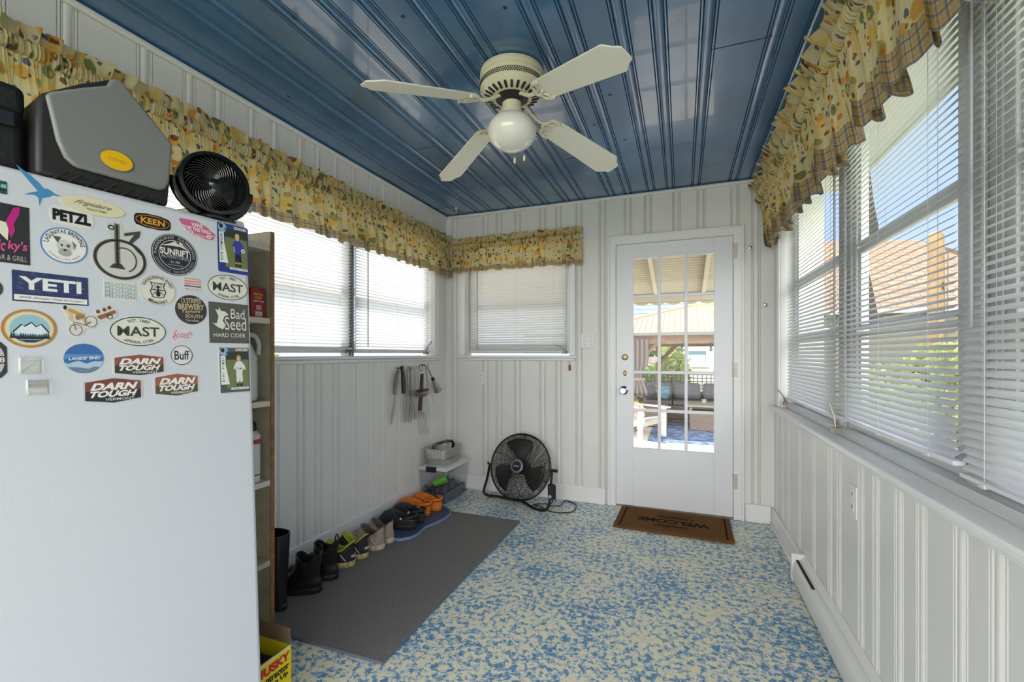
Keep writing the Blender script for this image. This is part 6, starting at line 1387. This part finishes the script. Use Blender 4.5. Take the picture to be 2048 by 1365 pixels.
# outdoor rug
m_rug = M('blue_pattern_rug', (104, 122, 150), .9, vary=(7, .6)); q = B((-.6, 2.4, 8.55, 11.4, GZ+.001, GZ+.009)).build('outdoor_rug', m_rug, smooth=False); tag(q, 'blue patterned outdoor rug under the patio table', 'rug')
mb = MB(); mb.bb(.62, 2.3, 8.6, 8.78, GZ+.0091, GZ+.0098); mb.build('rug_border', M('pink_rug_border', (178, 110, 140), .9, vary=(9, .5)), q, smooth=False)
# adirondack chair
m_ad = M('white_painted_wood', (238, 236, 230), .5); an = math.radians(-37)
ad = empty('adirondack_chair', (-.535, 8.93, GZ), an); tag(ad, 'white wooden armchair with slatted back on the sunny patio', 'chair')
def P2(name, fn, mt=m_ad, bev=.004): mb = MB(); fn(mb); return mb.build(name, mt, ad, bevel=bev)
for s_ in (-1, 1):
    P2('front_leg', lambda mb: mb.bb(-.05, .05, s_*.33-.02, s_*.33+.02, 0, .56))
    P2('side_rail', lambda mb: (setattr(mb, 'M', Matrix(((1, 0, 0, 0), (0, 0, 1, s_*.29), (0, 1, 0, 0), (0, 0, 0, 1)))), mb.prism([(.06, .30), (.06, .40), (-.5, .22), (-.92, .0), (-.78, .0), (-.5, .10)], -.015, .015)))
    P2('armrest', lambda mb: mb.prism([(.12, s_*.40), (.14, s_*.33), (.10, s_*.24), (-.6, s_*.28), (-.6, s_*.34), (-.1, s_*.42)], .56, .585))
for k in range(6): P2('seat_slat', lambda mb: mb.box((.03-.095*k, 0, .395-.033*k), (.085, .60, .02), rot=Euler((0, -.33, 0))))
for k in range(7):
    y = (k-3)*.085; h = .88-.045*abs(k-3)**1.4
    P2('back_slat', lambda mb: (setattr(mb, 'M', Matrix.Translation((-.5, y*.8, .2)) @ Matrix.Rotation(math.radians(-24), 4, 'Y') @ Matrix.Rotation(-.08*(k-3)*.5, 4, 'X')), mb.bb(-.01, .01, -.037, .037, 0, h)))
P2('back_brace', lambda mb: mb.bb(-.72, -.69, -.34, .34, .50, .58))
q = MB(); q.grid(lambda u_, v_: (.06*math.cos(PI*(v_-.5))*math.cos(2*PI*u_), .19*math.cos(PI*(v_-.5))*math.sin(2*PI*u_), .19*math.sin(PI*(v_-.5))), 20, 12, cu=True); q = q.build('throw_cushion', M('floral_cushion', (206, 168, 140), .8, vary=(9, .6))); q.location = (-.82, 9.13, GZ+.50); q.rotation_euler = (0, -.5, an); tag(q, 'flower patterned cushion on the white wooden armchair', 'cushion')
# ================================================================ right side view
m_rf = M('tan_shingles', (190, 142, 106), .8, vary=(1.2, .1)); nt = m_rf.node_tree; N = nt.nodes; L = nt.links; b = bsdf(m_rf)
t = N.new('ShaderNodeTexCoord'); br = N.new('ShaderNodeTexBrick'); br.inputs['Scale'].default_value = 1; br.inputs['Brick Width'].default_value = .5; br.inputs['Row Height'].default_value = .22; br.inputs['Mortar Size'].default_value = .02
br.inputs['Color1'].default_value = lin((158, 130, 106)); br.inputs['Color2'].default_value = lin((148, 120, 96)); br.inputs['Mortar'].default_value = lin((116, 90, 72))
sp_ = N.new('ShaderNodeSeparateXYZ'); cb_ = N.new('ShaderNodeCombineXYZ'); L.new(t.outputs['Object'], sp_.inputs[0]); L.new(sp_.outputs[0], cb_.inputs[0]); L.new(sp_.outputs[2], cb_.inputs[1]); L.new(cb_.outputs[0], br.inputs['Vector']); L.new(br.outputs[0], b.inputs['Base Color'])
h2 = empty('neighbour_house', (10, 20, GZ)); tag(h2, 'house with a tan shingle roof seen through the right wall blinds', 'house'); T = Matrix.Translation((-10, -20, -GZ))
a1, a2, a3 = atd(1560, 618, 20), atd(2150, 615, 16), None
r1, r2, r3 = atd(1600, 484, 25), atd(1838, 480, 23.5), atd(1992, 522, 21)
mb = MB(); mb.M = T; z_ = (a1.z+a2.z)/2; a1.z = a2.z = z_; bk = FW_*7
mb.add([a1, a2, r3, r2, r1, a1+bk, a2+bk, a1-Vector((0, 0, .15)), a2-Vector((0, 0, .15))], [(0, 1, 2, 3, 4), (4, 3, 2, 1, 6, 5), (0, 4, 5), (7, 8, 1, 0), (7, 5, 6, 8)]); mb.build('roof', m_rf, h2, smooth=False)
mb = MB(); mb.M = T; q0 = a1+FW_*.5; q1 = a2+FW_*.5; mb.add([q0, q1, Vector((q1.x, q1.y, GZ)), Vector((q0.x, q0.y, GZ)), q0+bk, q1+bk, Vector((q1.x, q1.y, GZ))+bk, Vector((q0.x, q0.y, GZ))+bk], [(3, 2, 1, 0), (4, 5, 6, 7), (0, 1, 5, 4), (2, 3, 7, 6), (0, 4, 7, 3), (1, 2, 6, 5)]); mb.build('wall', M('tan_grey_siding', (128, 124, 112), .8), h2, smooth=False)
mb = MB(); mb.M = T; mb.tube([a1-Vector((0, 0, .1)), a2-Vector((0, 0, .1))], .09, 6); mb.build('gutter', m_sof, h2)
pl_ = atd(1872, 700, 10.6); up = empty('utility_pole', (pl_.x, pl_.y, GZ)); tag(up, 'weathered wooden utility pole rising in front of the tan roof', 'pole')
mb = MB(); mb.lathe([(.17, 0), (.15, 4.2), (.14, 4.42), (.08, 4.5), (0, 4.52)], 20); mb.build('pole_shaft', M('sunny_timber', (150, 124, 88), .8, vary=(5, .2), bump=(25, .6)), up)
mb = MB(); mb.cyl((.14, -.14, 1.2), (.16, -.14, 4.0), .012, n=6); mb.box((.1, -.18, 3.2), (.08, .08, .16)); mb.build('conduit', m_hw, up)
for i, (u, v, d_, rad, n_, lb) in enumerate([(1790, 770, 8.8, (.9, .7, .5), 1300, 'leafy green bush outside the middle right window, farther one'), (1905, 780, 6.2, (.7, .7, .7), 1700, 'leafy green bush outside the middle right window, beside the pole'), (2075, 780, 4.2, (.55, .55, .6), 1200, 'leafy green bush at the right frame edge beyond the nearest blind')]):
    c = atd(u, v, d_); bush('shrub', lb, (c.x, c.y, c.z), rad, n_, .10, 20+i, m_lf2)
# hedge along the left side, seen only as brightness through closed blinds
q = empty('hedge', (-9, 3, GZ)); tag(q, 'pale green hedge outside glimpsed through the closed left blinds', 'hedge'); mb = MB(); leaves(mb, 5000, (0, 0, 1.2), (.6, 5.5, 1.3), .22, random.Random(9)); mb.build('foliage', m_lf2, q, smooth=False)

for u, lb in ((1364, 'black hanging string bulb under the gazebo beam, left of two'), (1422, 'black hanging string bulb under the gazebo beam, right of two')):
    p = aty(u, 690, gy0-.03); o = empty('string_bulb', (p.x, p.y, ze-.22)); tag(o, lb, 'bulb', 'string bulbs under the gazebo beam')
    mb = MB(); mb.lathe([(.006, .02), (.02, 0), (.024, -.06), (.016, -.065)], 12); mb.build('bulb_socket', m_blk, o)
    mb = MB(); mb.lathe([(.014, -.063), (.03, -.10), (.026, -.13), (0, -.145)], 14); mb.build('bulb_glass', M('smoky_bulb', (90, 84, 76), .2), o)
